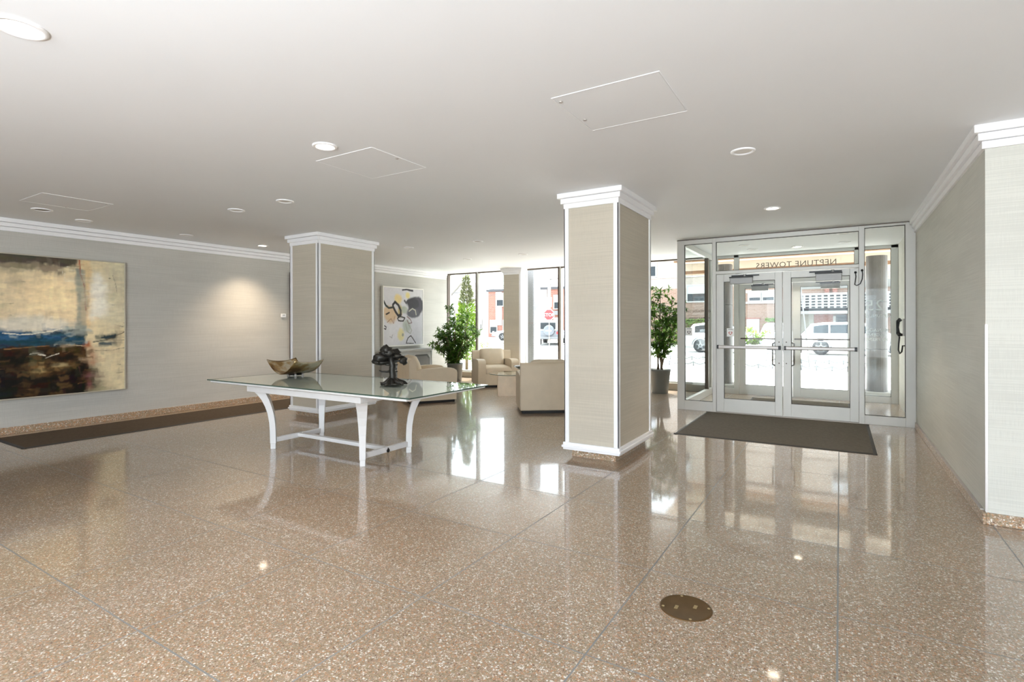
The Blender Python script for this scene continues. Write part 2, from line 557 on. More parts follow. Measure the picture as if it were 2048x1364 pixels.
# ---- floor: terrazzo slabs cast between zinc divider strips
floor = struct('floor', (0, 0, 0), 'polished brown terrazzo floor divided into squares by thin strips', 'floor')
box('mortar_bed', M['sub'], -9.3, 5.4, -5.3, 11.6, -0.12, -0.03, floor)
PX, PY, SP = -0.012, 2.055, 0.9
gap = 0.004
xs = [PX + SP * k for k in range(-10, 3)]
ys = [PY + SP * k for k in range(-2, 11)]
proto_me = None
xe = [-9.02] + xs + [2.7]
xe = sorted(set(round(x, 4) for x in xe))
ye = ys + [11.5]
for i in range(len(xe) - 1):
    for j in range(len(ye) - 1):
        w = xe[i + 1] - xe[i]; d = ye[j + 1] - ye[j]
        if abs(w - SP) < 1e-3 and abs(d - SP) < 1e-3:
            if proto_me is None:
                proto_me = MB().box(gap, SP - gap, gap, SP - gap, -0.03, 0).mesh('terrazzo_slab', M['terrazzo'])
            me = proto_me
        else:
            me = MB().box(gap, w - gap, gap, d - gap, -0.03, 0).mesh('terrazzo_slab', M['terrazzo'])
        o = bpy.data.objects.new('terrazzo_slab', me)
        COL.objects.link(o); o.parent = floor; o.location = (xe[i], ye[j], 0)
box('rear_terrazzo', M['terrazzo'], -9.02, 5.2, -5.0, ye[0] - gap, -0.03, 0, floor)
box('side_terrazzo', M['terrazzo'], 2.7 + gap, 5.2, ye[0] + gap, 5.0, -0.03, 0, floor)
for x in xe[1:]:
    box('divider_strip', M['strip'], x - gap, x + gap, ye[0], 11.5, -0.03, -0.0002, floor)
for y in ye[:-1]:
    box('divider_strip', M['strip'], -9.02, 2.7, y - gap, y + gap, -0.03, -0.0004, floor)

# ---- ceiling and roof slab
ceil = struct('ceiling', (0, 0, H), 'smooth white painted lobby ceiling', 'ceiling')
MB().box(-9.3, 5.4, -5.3, 11.62, H, H + 0.22).build('plaster', M['ceiling'], ceil)
box('roof_slab', M['stucco'], -10.5, 6.6, -7.5, 11.62, H + 0.23, H + 0.6, ceil)  # rear overhang, out of view, extended to block sun at the glazing

# ---- walls
wl = struct('wall_left', (LX, 3, 0), 'grey grasscloth papered wall behind the large paintings', 'wall')
box('papered_face', M['paper'], LX - 0.24, LX, -5.3, 11.3, 0, H, wl)
wr = struct('wall_right', (3, 8, 0), 'pale grasscloth papered wall turning a corner beside the entrance', 'wall')
box('papered_face', M['paper_right'], RX, 5.4, 4.85, 11.5, 0, H, wr)
box('corner_guard', M['steel'], RX - 0.003, RX + 0.012, 4.847, 4.862, 0.085, 1.38, wr, label='slim metal corner guard')
# rear of the lobby (behind the photographer): solid beside a wide glazed bay
wb = struct('wall_back', (-2, -5.15, 0), 'rear wall of the lobby behind the viewer with a wide glazed bay', 'wall')
box('papered_face', M['paper'], -9.2, -3.3, -5.3, -5.06, 0, H, wb)
for x in (-3.2, -0.45, 2.3, 5.05):
    box('post', M['alu'], x - 0.08, x + 0.08, -5.25, -5.05, 0, H, wb)
box('rail', M['alu'], -3.3, 5.2, -5.24, -5.06, 0, 0.12, wb)
box('rail', M['alu'], -3.3, 5.2, -5.24, -5.06, H - 0.1, H, wb)
for x in (-3.2, -0.45, 2.3):
    box('pane', M['glass'], x + 0.08, x + 2.67, -5.153, -5.147, 0.12, H - 0.1, wb)
ws = struct('wall_side', (5.3, 0, 0), 'papered side wall of the lobby out of view', 'wall')
box('papered_face', M['paper'], 5.2, 5.4, -5.3, 4.9, 0, H, ws)

# ---- terrazzo skirtings
def skirting(name, x0, x1, y0, y1, z1, label, extra=None):
    s = struct(name, ((x0 + x1) / 2, (y0 + y1) / 2, 0), label, 'skirting')
    box('terrazzo_base', M['terrazzo_base'], x0, x1, y0, y1, 0, z1, s, bevel=0.004)
    if extra:
        extra(s)
    return s
skirting('baseboard_left', LX, LX + 0.02, -5, 8.75, 0.09, 'speckled terrazzo skirting along the grey wall')
skirting('baseboard_right', RX - 0.02, RX, 4.83, FY - 0.06, 0.08, 'terrazzo skirting with bright top edge along the entrance side wall',
         lambda s: box('metal_edge', M['steel'], RX - 0.022, RX - 0.001, 4.9, FY - 0.06, 0.08, 0.086, s, label='bright metal top edge'))
skirting('baseboard_front', RX, 5.2, 4.83, 4.85, 0.08, 'mottled terrazzo skirting under the pale wall facing the viewer')

# ---- crown mouldings: three stepped fascias
def crown_run(name, p0, p1, out, label, hs=(0.055, 0.052, 0.053), z=H):
    """from p0 to p1 along the wall face; out = unit vector into the room; mitred by overrun"""
    s = struct(name, ((p0[0] + p1[0]) / 2, (p0[1] + p1[1]) / 2, z - sum(hs)), label, 'moulding')
    zt = z
    for k, (h, pr) in enumerate(zip(hs, (0.068, 0.044, 0.02))):
        x0, x1 = sorted((p0[0], p1[0])); y0, y1 = sorted((p0[1], p1[1]))
        if out[0] > 0: x1 += pr
        if out[0] < 0: x0 -= pr
        if out[1] > 0: y1 += pr
        if out[1] < 0: y0 -= pr
        box('fascia', M['white'], x0, x1, y0, y1, zt - h + (0.003 if k < 2 else 0), zt, s, bevel=0.004)
        zt -= h
    return s
crown_run('trim_1', (LX, -5), (LX, 11.2), (1, 0), 'white stepped crown moulding along the grey wall')
# right wall: two runs sharing a mitred outside corner
s = struct('trim_2', (RX, 4.85, H - 0.16), 'white stepped crown moulding wrapping the pale wall corner', 'moulding')
zt = H
for h, pr in ((0.055, 0.068), (0.052, 0.044), (0.053, 0.02)):
    pts = [(RX - pr, FY - 0.02), (RX - pr, 4.85 - pr), (5.2, 4.85 - pr), (5.2, 4.85), (RX, 4.85), (RX, FY - 0.02)]
    MB().prism(pts, 'z', zt - h + 0.003, zt).build('fascia', M['white'], s, bevel=0.004)
    zt -= h

# ---- columns
def column(x0, x1, y0, y1, label, plinth=(0.055, 0.07)):
    cx, cy = (x0 + x1) / 2, (y0 + y1) / 2
    c = struct('column', (cx, cy, 0), label, 'column')
    MB().box(x0 + plinth[0], x1 - plinth[0], y0 + plinth[1], y1 - plinth[1], 0, 0.085).build('terrazzo_plinth', M['terrazzo_base'], c)
    e = 0.012
    MB().box(x0 + e, x1 - e, y0 + e, y1 - e, 0.085, H).build('papered_shaft', M['paper_col'], c)
    st = 0.052
    for sx in (0, 1):
        for sy in (0, 1):
            ax0 = x0 if sx == 0 else x1 - st
            ay0 = y0 if sy == 0 else y1 - st
            # L-shaped corner stile hugging the shaft
            ex = (x0, x0 + e) if sx == 0 else (x1 - e, x1)
            ey = (y0, y0 + e) if sy == 0 else (y1 - e, y1)
            m = MB()
            m.box(ax0, ax0 + st, ey[0], ey[1], 0.15, H - 0.15)
            m.box(ex[0], ex[1], ay0, ay0 + st, 0.15, H - 0.15)
            m.build('corner_stile', M['white'], c, bevel=0.002)
    def ring(name, pr, z0, z1, bev=0.004):
        m = MB()
        a0, a1, b0, b1 = x0 - pr, x1 + pr, y0 - pr, y1 + pr
        m.box(a0, a1, b0, y0 + e, z0, z1); m.box(a0, a1, y1 - e, b1, z0, z1)
        m.box(a0, x0 + e, y0 + e, y1 - e, z0, z1); m.box(x1 - e, a1, y0 + e, y1 - e, z0, z1)
        return m.build(name, M['white'], c, bevel=bev)
    ring('base_moulding', 0.012, 0.078, 0.155)
    ring('base_lip', 0.024, 0.1, 0.125)
    ring('frieze', 0.004, 2.595, 2.65)
    ring('crown_step', 0.028, 2.645, 2.698)
    ring('crown_step', 0.055, 2.70, H)
    return c
column(-2.465, -1.868, 5.03, 6.10, 'square papered column with white edges standing closest to the doormat')
column(-7.20, -6.545, 5.15, 6.27, 'wide papered column with white edges behind the glass table')

# slimmer papered pier at the windows
c3 = struct('column', (-6.79, 11.09, 0), 'slim beige papered pier standing against the windows', 'column')
MB().box(-7.03, -6.585, 10.98, 11.2, 0, 2.62).build('papered_shaft', M['paper_col'], c3)
MB().box(-6.585, -6.54, 10.98, 11.2, 0, 2.62).build('corner_stile', M['white'], c3)
zt = 2.6
for k, pr in enumerate((0.012, 0.035, 0.06)):
    MB().box(-7.03 - pr, -6.54 + pr, 10.98 - pr, 11.2, zt, zt + 0.052).build('crown_step', M['white'], c3, bevel=0.006)
    zt += 0.05

# ================================================================== GLAZING
def bar(parent, x0, x1, y0, y1, z0, z1, name='frame_rail', m='alu', bevel=0.003):
    return box(name, M[m], x0, x1, y0, y1, z0, z1, parent, bevel=bevel)
def gasket(parent, x0, x1, z0, z1, y, w=0.006):
    """thin dark glazing bead just inside a frame opening"""
    m = MB()
    m.box(x0, x1, y - 0.012, y + 0.012, z0, z0 + w); m.box(x0, x1, y - 0.012, y + 0.012, z1 - w, z1)
    m.box(x0, x0 + w, y - 0.012, y + 0.012, z0 + w, z1 - w); m.box(x1 - w, x1, y - 0.012, y + 0.012, z0 + w, z1 - w)
    return m.build('glazing_bead', M['rubber'], parent)

YA, YB = FY - 0.005, FY + 0.075
w1 = struct('window_1', (-0.7, FY, 0), 'pale metal framed glass screen around the inner entrance doors', 'window')
post = lambda p, x0, x1, z0=0.0, z1=H, ya=YA, yb=YB, m='alu': bar(p, x0, x1, ya, yb, z0, z1, 'frame_post', m)
post(w1, -2.262, -2.147); post(w1, -1.713, -1.66); post(w1, 0.225, 0.289); post(w1, 0.746, RX)
bar(w1, -2.147, -1.713, YA, YB, 0, 0.152); bar(w1, 0.289, 0.746, YA, YB, 0, 0.122)
bar(w1, -2.147, -1.713, YA, YB, 2.67, H); bar(w1, 0.289, 0.746, YA, YB, 2.71, H)
bar(w1, -1.66, 0.225, YA, YB, 2.675, H); bar(w1, -1.66, 0.225, YA, YB, 2.168, 2.215)
bar(w1, -1.66, 0.225, FY - 0.02, FY + 0.09, 0, 0.012, 'threshold', 'steel')
box('ceiling_shade_strip', M['alu_dark'], -2.262, RX, FY - 0.008, FY + 0.02, H - 0.012, H - 0.001, w1)  # solid dark strip; the shade line under the ceiling put into its colour
for a, b, z0, z1 in ((-2.147, -1.713, 0.152, 2.67), (-1.66, 0.225, 2.215, 2.675), (0.289, 0.746, 0.122, 2.71)):
    box('pane', M['glass'], a, b, FY + 0.03, FY + 0.036, z0, z1, w1)
    gasket(w1, a, b, z0, z1, FY + 0.025)
# lettering on the narrow side pane (partly faded)
text_mesh('lettering', 'NO SOLICITORS', 0.052, M['ink'], w1, (-1.935, FY + 0.028, 1.575), (1, 0, 0))
m = MB(); rl = random.Random(4)
for z, h in ((1.475, 0.018), (1.44, 0.018)):
    x = -2.12
    while x < -1.77:
        w = rl.uniform(0.008, 0.02); m.box(x, x + w, FY + 0.0275, FY + 0.0285, z, z + h * rl.uniform(0.7, 1)); x += w + rl.choice((0.006, 0.006, 0.006, 0.02))
m.box(-2.12, -1.93, FY + 0.0275, FY + 0.0285, 1.525, 1.528)
m.build('faded_lettering', M['ink'], w1)['kind'] = 'stuff'

def leaf_door(name, label, x0, x1, y, z1, gx0, gx1, gz0, gz1, hinge, bar_z, closer, inner=True, barm='steel', closer_dx=0.0):
    """one glazed aluminium door leaf; hinge = 'l' or 'r'"""
    d = struct(name, ((x0 + x1) / 2, y, 0), label, 'door')
    ya, yb = y + 0.005, y + 0.05
    bar(d, x0, gx0, ya, yb, 0.014, z1, 'stile'); bar(d, gx1, x1, ya, yb, 0.014, z1, 'stile')
    bar(d, gx0, gx1, ya, yb, 0.014, gz0, 'bottom_rail'); bar(d, gx0, gx1, ya, yb, gz1, z1, 'top_rail')
    box('pane', M['glass'], gx0, gx1, y + 0.024, y + 0.03, gz0, gz1, d)
    gasket(d, gx0, gx1, gz0, gz1, y + 0.02)
    # push bar on the room side
    if inner:
        b = MB().prism(rrect(0.04, 0.05, 0.012, 4, y - 0.055, bar_z), 'x', x0 + 0.045, x1 - 0.035)
        pb = b.build('push_bar', M[barm], d)
        for xx in ((x0 + 0.02, x0 + 0.045), (x1 - 0.05, x1 - 0.018)):
            MB().prism(rrect(0.05, 0.056, 0.01, 4, y - 0.052, bar_z), 'x', *xx).build('end_cap', M['black'], pb)
            MB().box(xx[0] + 0.004, xx[1] - 0.004, y - 0.05, ya, bar_z - 0.02, bar_z + 0.02).build('bracket', M['black'], pb)
        lx = x1 - 0.045 if hinge == 'l' else x0 + 0.045
        for dz in (0.085, -0.23):
            m = MB(); m.prism([(lx + 0.009 * math.cos(t * math.pi / 6), bar_z + dz + 0.009 * math.sin(t * math.pi / 6)) for t in range(12)], 'y', ya - 0.004, ya + 0.002)
            m.build('lock_stud', M['alu_dark'], d)
    else:
        b = MB().tube([(x0 + 0.03, y - 0.04, bar_z), (x1 - 0.03, y - 0.04, bar_z)], 0.013, 10)
        pb = b.build('push_bar', M['alu_dark'], d)
        for xx in (x0 + 0.045, x1 - 0.045):
            MB().tube([(xx, y - 0.04, bar_z), (xx, ya, bar_z)], 0.011, 8).build('bracket', M['alu_dark'], pb)
    # pull handle on the far side
    px = x1 - 0.14 if hinge == 'l' else x0 + 0.14
    MB().tube([(px + (0.05 if hinge == 'l' else -0.05), yb, bar_z + 0.08), (px, yb + 0.04, bar_z + 0.06), (px, yb + 0.05, bar_z), (px, yb + 0.05, bar_z - 0.2), (px, yb + 0.04, bar_z - 0.25), (px + (0.05 if hinge == 'l' else -0.05), yb, bar_z - 0.28)], 0.011, 8).build('pull_handle', M['alu_dark'], d)
    # overhead closer
    c0, c1, cz0, cz1 = closer
    cl = MB().box(c0, c1, y - 0.065, ya, cz0, cz1).build('door_closer', M['closer'], d, bevel=0.006)
    m = MB()
    m.box(c0 - 0.01, c1 + 0.005, y - 0.067, y - 0.002, cz1, cz1 + 0.018)
    m.build('closer_cover', M['black'], cl)
    sgn = 1 if hinge == 'l' else -1
    ex = (c1 + 0.1, c0 - 0.16) if hinge == 'l' else (c0 - 0.08, c1)
    MB().box(min(c0, c0 - 0.08) if hinge == 'r' else c0 + 0.02, c1 if hinge == 'r' else c1 + 0.09, y - 0.045, y - 0.02, cz1 + 0.022, cz1 + 0.04).build('closer_arm', M['black'], cl)
    MB().prism([((c0 + c1) / 2 + 0.02 * math.cos(t * math.pi / 8) + 0.05, y - 0.034 + 0.02 * math.sin(t * math.pi / 8)) for t in range(16)], 'z', cz1 + 0.018, cz1 + 0.05).build('closer_pivot', M['closer'], cl)
    return d
d1 = leaf_door('door_1', 'inner glazed entrance door beside the heart sticker pane', -1.655, -0.7265, FY, 2.16, -1.545, -0.825, 0.22, 2.045, 'l', 1.03, (-1.445, -1.125, 2.0, 2.095))
d2 = leaf_door('door_2', 'inner glazed entrance door with looped cord at its top corner', -0.7195, 0.222, FY, 2.16, -0.612, 0.12, 0.205, 2.065, 'r', 1.03, (-0.295, 0.025, 1.995, 2.1))
MB().tube([(0.185, FY - 0.004, 2.10), (0.19, FY - 0.02, 2.04), (0.182, FY - 0.03, 1.98), (0.176, FY - 0.03, 1.93), (0.2, FY - 0.03, 1.915), (0.24, FY - 0.03, 1.94), (0.262, FY - 0.03, 2.0), (0.268, FY - 0.02, 2.07), (0.262, FY - 0.006, 2.125)], 0.006, 8).build('cord_loop', M['black'], d2)
for x, z in ((0.185, 2.1), (0.262, 2.125)):
    MB().lathe([(0.014, -0.014), (0.016, 0), (0.01, 0.014)], (x, FY - 0.012, z), 10).build('cord_plug', M['black'], d2)

# ---- vestibule: glass partition on the lounge side
w3 = struct('window_3', (-2.2, 10.0, 0), 'glass partition between lounge and vestibule', 'window')
bar(w3, -2.235, -2.165, FY + 0.08, 11.25, 0, 0.125); bar(w3, -2.235, -2.165, FY + 0.08, 11.25, 2.66, H)
box('frame_post', M['alu'], -2.235, -2.165, 11.05, 11.25, 0.125, 2.66, w3)
box('frame_post', M['alu_dark'], -2.235, -2.165, 10.72, 10.80, 0.125, 2.66, w3)
box('pane', M['glass'], -2.203, -2.197, FY + 0.08, 10.72, 0.125, 2.66, w3)
box('pane', M['glass'], -2.203, -2.197, 10.80, 11.05, 0.125, 2.66, w3)

# ---- outer entrance screen
OA, OB = WY - 0.04, WY + 0.06
w2 = struct('window_2', (-0.7, WY, 0), 'outer glass screen of the vestibule with the building name above its doors', 'window')
post(w2, -2.262, -2.1, ya=OA, yb=OB); post(w2, -1.79, -1.7, ya=OA, yb=OB); post(w2, 0.222, 0.292, ya=OA, yb=OB); post(w2, 0.755, RX, ya=OA, yb=OB)
bar(w2, -2.1, -1.79, OA, OB, 0, 0.12); bar(w2, 0.292, 0.755, OA, OB, 0, 0.11)
bar(w2, -2.1, RX, OA, OB, 2.70, H); bar(w2, -1.7, 0.222, OA, OB, 2.17, 2.37)
bar(w2, -1.7, 0.222, OA - 0.02, OB, 0, 0.014, 'threshold', 'steel')
for a, b, z0, z1 in ((-2.1, -1.79, 0.12, 2.70), (-1.7, 0.222, 2.37, 2.70), (0.292, 0.755, 0.11, 2.70)):
    box('pane', M['glass'], a, b, WY + 0.005, WY + 0.011, z0, z1, w2)
    gasket(w2, a, b, z0, z1, WY)
d3 = leaf_door('door_3', 'outer glazed door behind the inner heart sticker door', -1.695, -0.7665, WY - 0.02, 2.165, -1.59, -0.87, 0.19, 2.08, 'l', 1.1, (-1.46, -1.17, 2.03, 2.12), inner=False)
d4 = leaf_door('door_4', 'outer glazed door seen through the corded inner door', -0.7595, 0.218, WY - 0.02, 2.165, -0.63, 0.122, 0.18, 2.08, 'r', 1.1, (-0.30, 0.0, 2.03, 2.12), inner=False)

# letters reversed: they face the street
ax = -1
text_mesh('lettering', 'NEPTUNE TOWERS', 0.150, M['gold_ink'], w2, (-0.72, WY + 0.03, 2.47), (-1, 0, 0), extrude=0.006, spacing=1.05)
text_mesh('lettering', '25', 0.27, M['white_ink'], w2, (0.52, WY + 0.013, 1.62), (-1, 0, 0), spacing=1.05)
text_mesh('lettering', 'NEPTUNE BLVD', 0.075, M['white_ink'], w2, (0.52, WY + 0.013, 1.50), (-1, 0, 0))
for i, t in enumerate(('MANAGING', 'AGENT', 'ON PREMISES')):
    text_mesh('lettering', t, 0.078, M['white_ink'], w2, (0.52, WY + 0.013, 1.245 - 0.082 * i), (-1, 0, 0))

# ---- lounge window wall
BX = [-9.02, -8.05, -6.635, -5.645, -4.55, -3.42, -2.262]
mull = [(-9.06, -9.0), (-8.085, -8.05), (-6.705, -6.565), (-5.69, -5.65), (-4.60, -4.56), (-3.64, -3.60)]
wn_ = struct('window_4', (-5.6, WY, 0), 'tall lounge windows facing the street', 'window')
for i, (a, b) in enumerate(mull):
    mm = 'alu' if i == 2 else 'alu_dark'
    bar(wn_, a, b, OA, OB, 0.15, H, 'mullion', mm)
    if i in (1, 3, 4, 5):
        bar(wn_, b, b + 0.045, OA + 0.01, OB + 0.02, 0.15, H, 'mullion_cover', 'alu')
edges = [(-9.0, -8.085), (-8.005, -6.705), (-6.565, -5.69), (-5.605, -4.60), (-4.515, -3.64), (-3.555, -2.262)]
for a, b in edges:
    bar(wn_, a, b, OA, OB, H - 0.03, H, 'head_rail', 'alu_dark')
    bar(wn_, a, b, OA, OB, 0.15, 0.185, 'bottom_rail', 'alu')
    box('pane', M['glass'], a, b, WY + 0.005, WY + 0.011, 0.185, H - 0.03, wn_)
box('sill', M['stucco_tan'], -9.06, -2.262, WY - 0.1, WY + 0.1, 0, 0.15, wn_, bevel=0.006)
box('wall_front', M['paper'], -9.3, -9.06, 11.2, 11.5, 0, H)
tag(COL.objects['wall_front'], 'narrow wall return beside the lounge windows', 'wall', kind='structure')

# ================================================================== THINGS INDOORS
# ---- doormat and runner
def floor_mat(name, m, x0, x1, y0, y1, label):
    t = thing(name, ((x0 + x1) / 2, (y0 + y1) / 2, 0), label, 'mat')
    MB().box(x0 + 0.035, x1 - 0.035, y0 + 0.035, y1 - 0.035, 0.001, 0.010).build('carpet_field', m, t)
    e = MB()
    for pts, ax, a, b in (([(y0, 0.001), (y0 + 0.036, 0.001), (y0 + 0.036, 0.0105)], 'x', x0, x1), ([(y1 - 0.036, 0.001), (y1, 0.001), (y1 - 0.036, 0.0105)], 'x', x0, x1)):
        e.prism(pts, ax, a, b)
    for pts in ([(x0, 0.001), (x0 + 0.036, 0.001), (x0 + 0.036, 0.0105)], [(x1 - 0.036, 0.001), (x1, 0.001), (x1 - 0.036, 0.0105)]):
        e.prism(pts, 'y', y0, y1)
    e.build('vinyl_border', M['matedge'], t)
    return t
floor_mat('doormat', M['mat'], -1.79, 0.335, 6.76, 8.74, 'dark grey doormat lying in front of the glass entrance doors')
floor_mat('runner_mat', M['mat_brown'], -8.80, -7.78, 2.165, 6.9, 'long dark brown runner mat along the grey wall')
floor_mat('doormat', M['mat'], -1.40, 0.15, 9.6, 10.85, 'grey mat inside the glazed vestibule')

# ---- glass topped table
T = thing('long_table', (-4.70, 3.98, 0), 'long white table with curved legs and an overhanging glass top', 'table')
g = MB().box(-6.235, -3.11, 3.37, 4.565, 0.749, 0.760)
gt = g.build('glass_top', M['table_glass'], T)
ge = MB()
ge.box(-6.236, -3.109, 3.3685, 3.3705, 0.7488, 0.7602); ge.box(-6.236, -3.109, 4.5645, 4.5665, 0.7488, 0.7602)
ge.box(-6.2365, -6.2345, 3.37, 4.565, 0.7488, 0.7602); ge.box(-3.1105, -3.1085, 3.37, 4.565, 0.7488, 0.7602)
ge.build('glass_edge', M['glass_edge'], gt)
# wooden top: thin crisp edge, underside bevelled back
def rect(x0, x1, y0, y1, z):
    return [(x0, y0, z), (x1, y0, z), (x1, y1, z), (x0, y1, z)]
MB().loft([rect(-5.80, -3.55, 3.50, 4.46, 0.700), rect(-6.175, -3.16, 3.39, 4.55, 0.724), rect(-6.185, -3.15, 3.38, 4.56, 0.729), rect(-6.185, -3.15, 3.38, 4.56, 0.748)], smooth=False).build('wooden_top', M['table_white'], T, bevel=0.0015)
MB().box(-5.90, -3.40, 3.60, 4.40, 0.690, 0.715).build('under_board', M['table_white'], T)
for nm, (a0, a1, b0, b1) in (('apron', (-5.60, -3.80, 3.46, 3.50)), ('apron', (-5.60, -3.80, 4.44, 4.48)), ('apron', (-5.60, -5.56, 3.50, 4.44)), ('apron', (-3.84, -3.80, 3.50, 4.44))):
    MB().box(a0, a1, b0, b1, 0.650, 0.715).build(nm, M['table_white'], T, bevel=0.004)
zz = [0.0, 0.06, 0.065, 0.2, 0.3, 0.4, 0.48, 0.55, 0.61, 0.665]
ro = [0.030, 0.030, 0.034, 0.036, 0.042, 0.058, 0.083, 0.115, 0.155, 0.205]
ri = [-0.024, -0.024, -0.028, -0.026, -0.020, -0.006, 0.014, 0.036, 0.062, 0.092]
wd = [0.026, 0.026, 0.030, 0.031, 0.034, 0.039, 0.044, 0.049, 0.054, 0.059]
for fx, fy in ((-3.99, 3.66), (-5.41, 3.66), (-3.99, 4.31), (-5.41, 4.31)):
    dx = 1 if fx > -4.7 else -1; dy = 1 if fy > 3.98 else -1
    n = Vector((dx, dy, 0)).normalized(); tq = Vector((-n.y, n.x, 0))
    rings = []
    for z, a, b, w in zip(zz, ri, ro, wd):
        P = Vector((fx, fy, z))
        q = [P + n * b - tq * w, P + n * b + tq * w, P + n * a + tq * w, P + n * a - tq * w]
        rings.append(q)
    lg = MB().loft(rings, smooth=False).build('leg', M['table_white'], T, bevel=0.004)
    MB().box(fx - 0.012, fx + 0.012, fy - 0.012, fy + 0.012, -0.0, 0.004).build('foot_pad', M['black'], lg)
for x in (-3.99, -5.41):
    s = MB().box(x - 0.02, x + 0.02, 3.69, 4.28, 0.07, 0.125).build('cross_stretcher', M['table_white'], T, bevel=0.005)
    sx = 0.02 if x > -4.7 else -0.02
    m = MB(); m.prism([(3.985 + 0.020 * math.cos(t * math.pi / 8), 0.088 + 0.020 * math.sin(t * math.pi / 8)) for t in range(16)], 'x', x + sx - 0.004, x + sx + 0.004)
    m.prism([(3.985 + 0.006 * math.cos(t * math.pi / 8), 0.112 + 0.006 * math.sin(t * math.pi / 8)) for t in range(16)], 'x', x + sx - 0.004, x + sx + 0.004)
    m.build('bolt_hole', M['black'], s)
MB().box(-5.39, -4.01, 3.955, 4.015, 0.085, 0.125).build('long_stretcher', M['table_white'], T, bevel=0.005)

# ---- square dished bowl
B = thing('bowl', (-5.70, 4.15, 0.76), 'brushed gold and silver square dished bowl on the long glass table', 'bowl')
def dish():
    m = MB(); n = 22
    def P(u, v, t):
        x = u * 0.275; y = v * 0.205
        z = 0.022 + 0.148 * abs(u) ** 2.1 + 0.022 * abs(v) ** 2.2 * (0.4 + abs(u))
        # normal-ish thickness
        return Vector((-5.705 + x, 4.155 + y, 0.76 + z))
    g0 = [[P(-1 + 2 * i / n, -1 + 2 * j / n, 0) for j in range(n + 1)] for i in range(n + 1)]
    th = 0.011
    vs = []; fs = []
    idx = {}
    for s in (0, 1):
        for i in range(n + 1):
            for j in range(n + 1):
                p = g0[i][j]
                a = g0[min(i + 1, n)][j] - g0[max(i - 1, 0)][j]; b = g0[i][min(j + 1, n)] - g0[i][max(j - 1, 0)]
                nn = a.cross(b).normalized()
                idx[(s, i, j)] = len(vs); vs.append(p + nn * (th if s else 0))
    for i in range(n):
        for j in range(n):
            fs.append((idx[1, i, j], idx[1, i + 1, j], idx[1, i + 1, j + 1], idx[1, i, j + 1]))
            fs.append((idx[0, i, j], idx[0, i, j + 1], idx[0, i + 1, j + 1], idx[0, i + 1, j]))
    for k in range(n):
        fs.append((idx[0, k, 0], idx[0, k + 1, 0], idx[1, k + 1, 0], idx[1, k, 0]))
        fs.append((idx[0, k + 1, n], idx[0, k, n], idx[1, k, n], idx[1, k + 1, n]))
        fs.append((idx[0, 0, k + 1], idx[0, 0, k], idx[1, 0, k], idx[1, 0, k + 1]))
        fs.append((idx[0, n, k], idx[0, n, k + 1], idx[1, n, k + 1], idx[1, n, k]))
    return m.add(vs, fs, 0, True)
dish().build('dish', M['bowl'], B)
for dx, dy in ((-0.07, -0.05), (0.07, -0.05), (0.07, 0.05), (-0.07, 0.05)):
    MB().lathe([(0.013, 0.0), (0.015, 0.006), (0.011, 0.03)], (-5.705 + dx, 4.155 + dy, 0.7602), 12).build('foot', M['steel'], B)
MB().lathe([(0.075, 0.012), (0.095, 0.026)], (-5.705, 4.155, 0.7602), 24).build('base_ring', M['plinth_black'], B)

# ---- bronze tree sculpture
bx, by = -3.956, 4.034
tree = thing('tree_sculpture', (bx, by, 0.76), 'dark bronze bonsai tree sculpture with spreading roots on the glass table', 'sculpture')
RV = Vector((0.851, 0.526, 0)); FV = Vector((-0.526, 0.851, 0))
def tp(u, z, w=0.0):
    return Vector((bx, by, 0.7605)) + RV * u + FV * w + Vector((0, 0, z))
m = MB()
m.tube([tp(0, 0.02), tp(0.0, 0.06), tp(0.006, 0.1), tp(-0.002, 0.15), tp(0.004, 0.2), tp(-0.008, 0.25), tp(-0.02, 0.32)], [0.062, 0.043, 0.036, 0.033, 0.036, 0.031, 0.02], 10)
for u, z, w in ((0.034, 0.16, -0.01), (0.04, 0.2, 0.0), (0.036, 0.13, 0.01)):
    m.tube([tp(u - 0.02, z, w), tp(u + 0.018, z + 0.012, w)], [0.012, 0.004], 6)
m.build('trunk', M['bronze'], tree)
rr = random.Random(5)
for k in range(9):
    a = k * 2 * math.pi / 9 + rr.uniform(-0.2, 0.2)
    L = rr.uniform(0.11, 0.155)
    d = Vector((math.cos(a), math.sin(a), 0))
    P0 = Vector((bx, by, 0.7605))
    MB().tube([P0 + d * 0.02 + Vector((0, 0, 0.05)), P0 + d * L * 0.45 + Vector((0, 0, 0.034)), P0 + d * L * 0.75 + Vector((0.008, 0.006, 0.022)), P0 + d * L + Vector((0, 0, 0.009))], [0.034, 0.027, 0.019, 0.008], 8).build('root', M['bronze'], tree)
MB().blob(tp(0, 0.018), (0.125, 0.095, 0.017), 8, 0.22).build('root_mound', M['bronze'], tree)
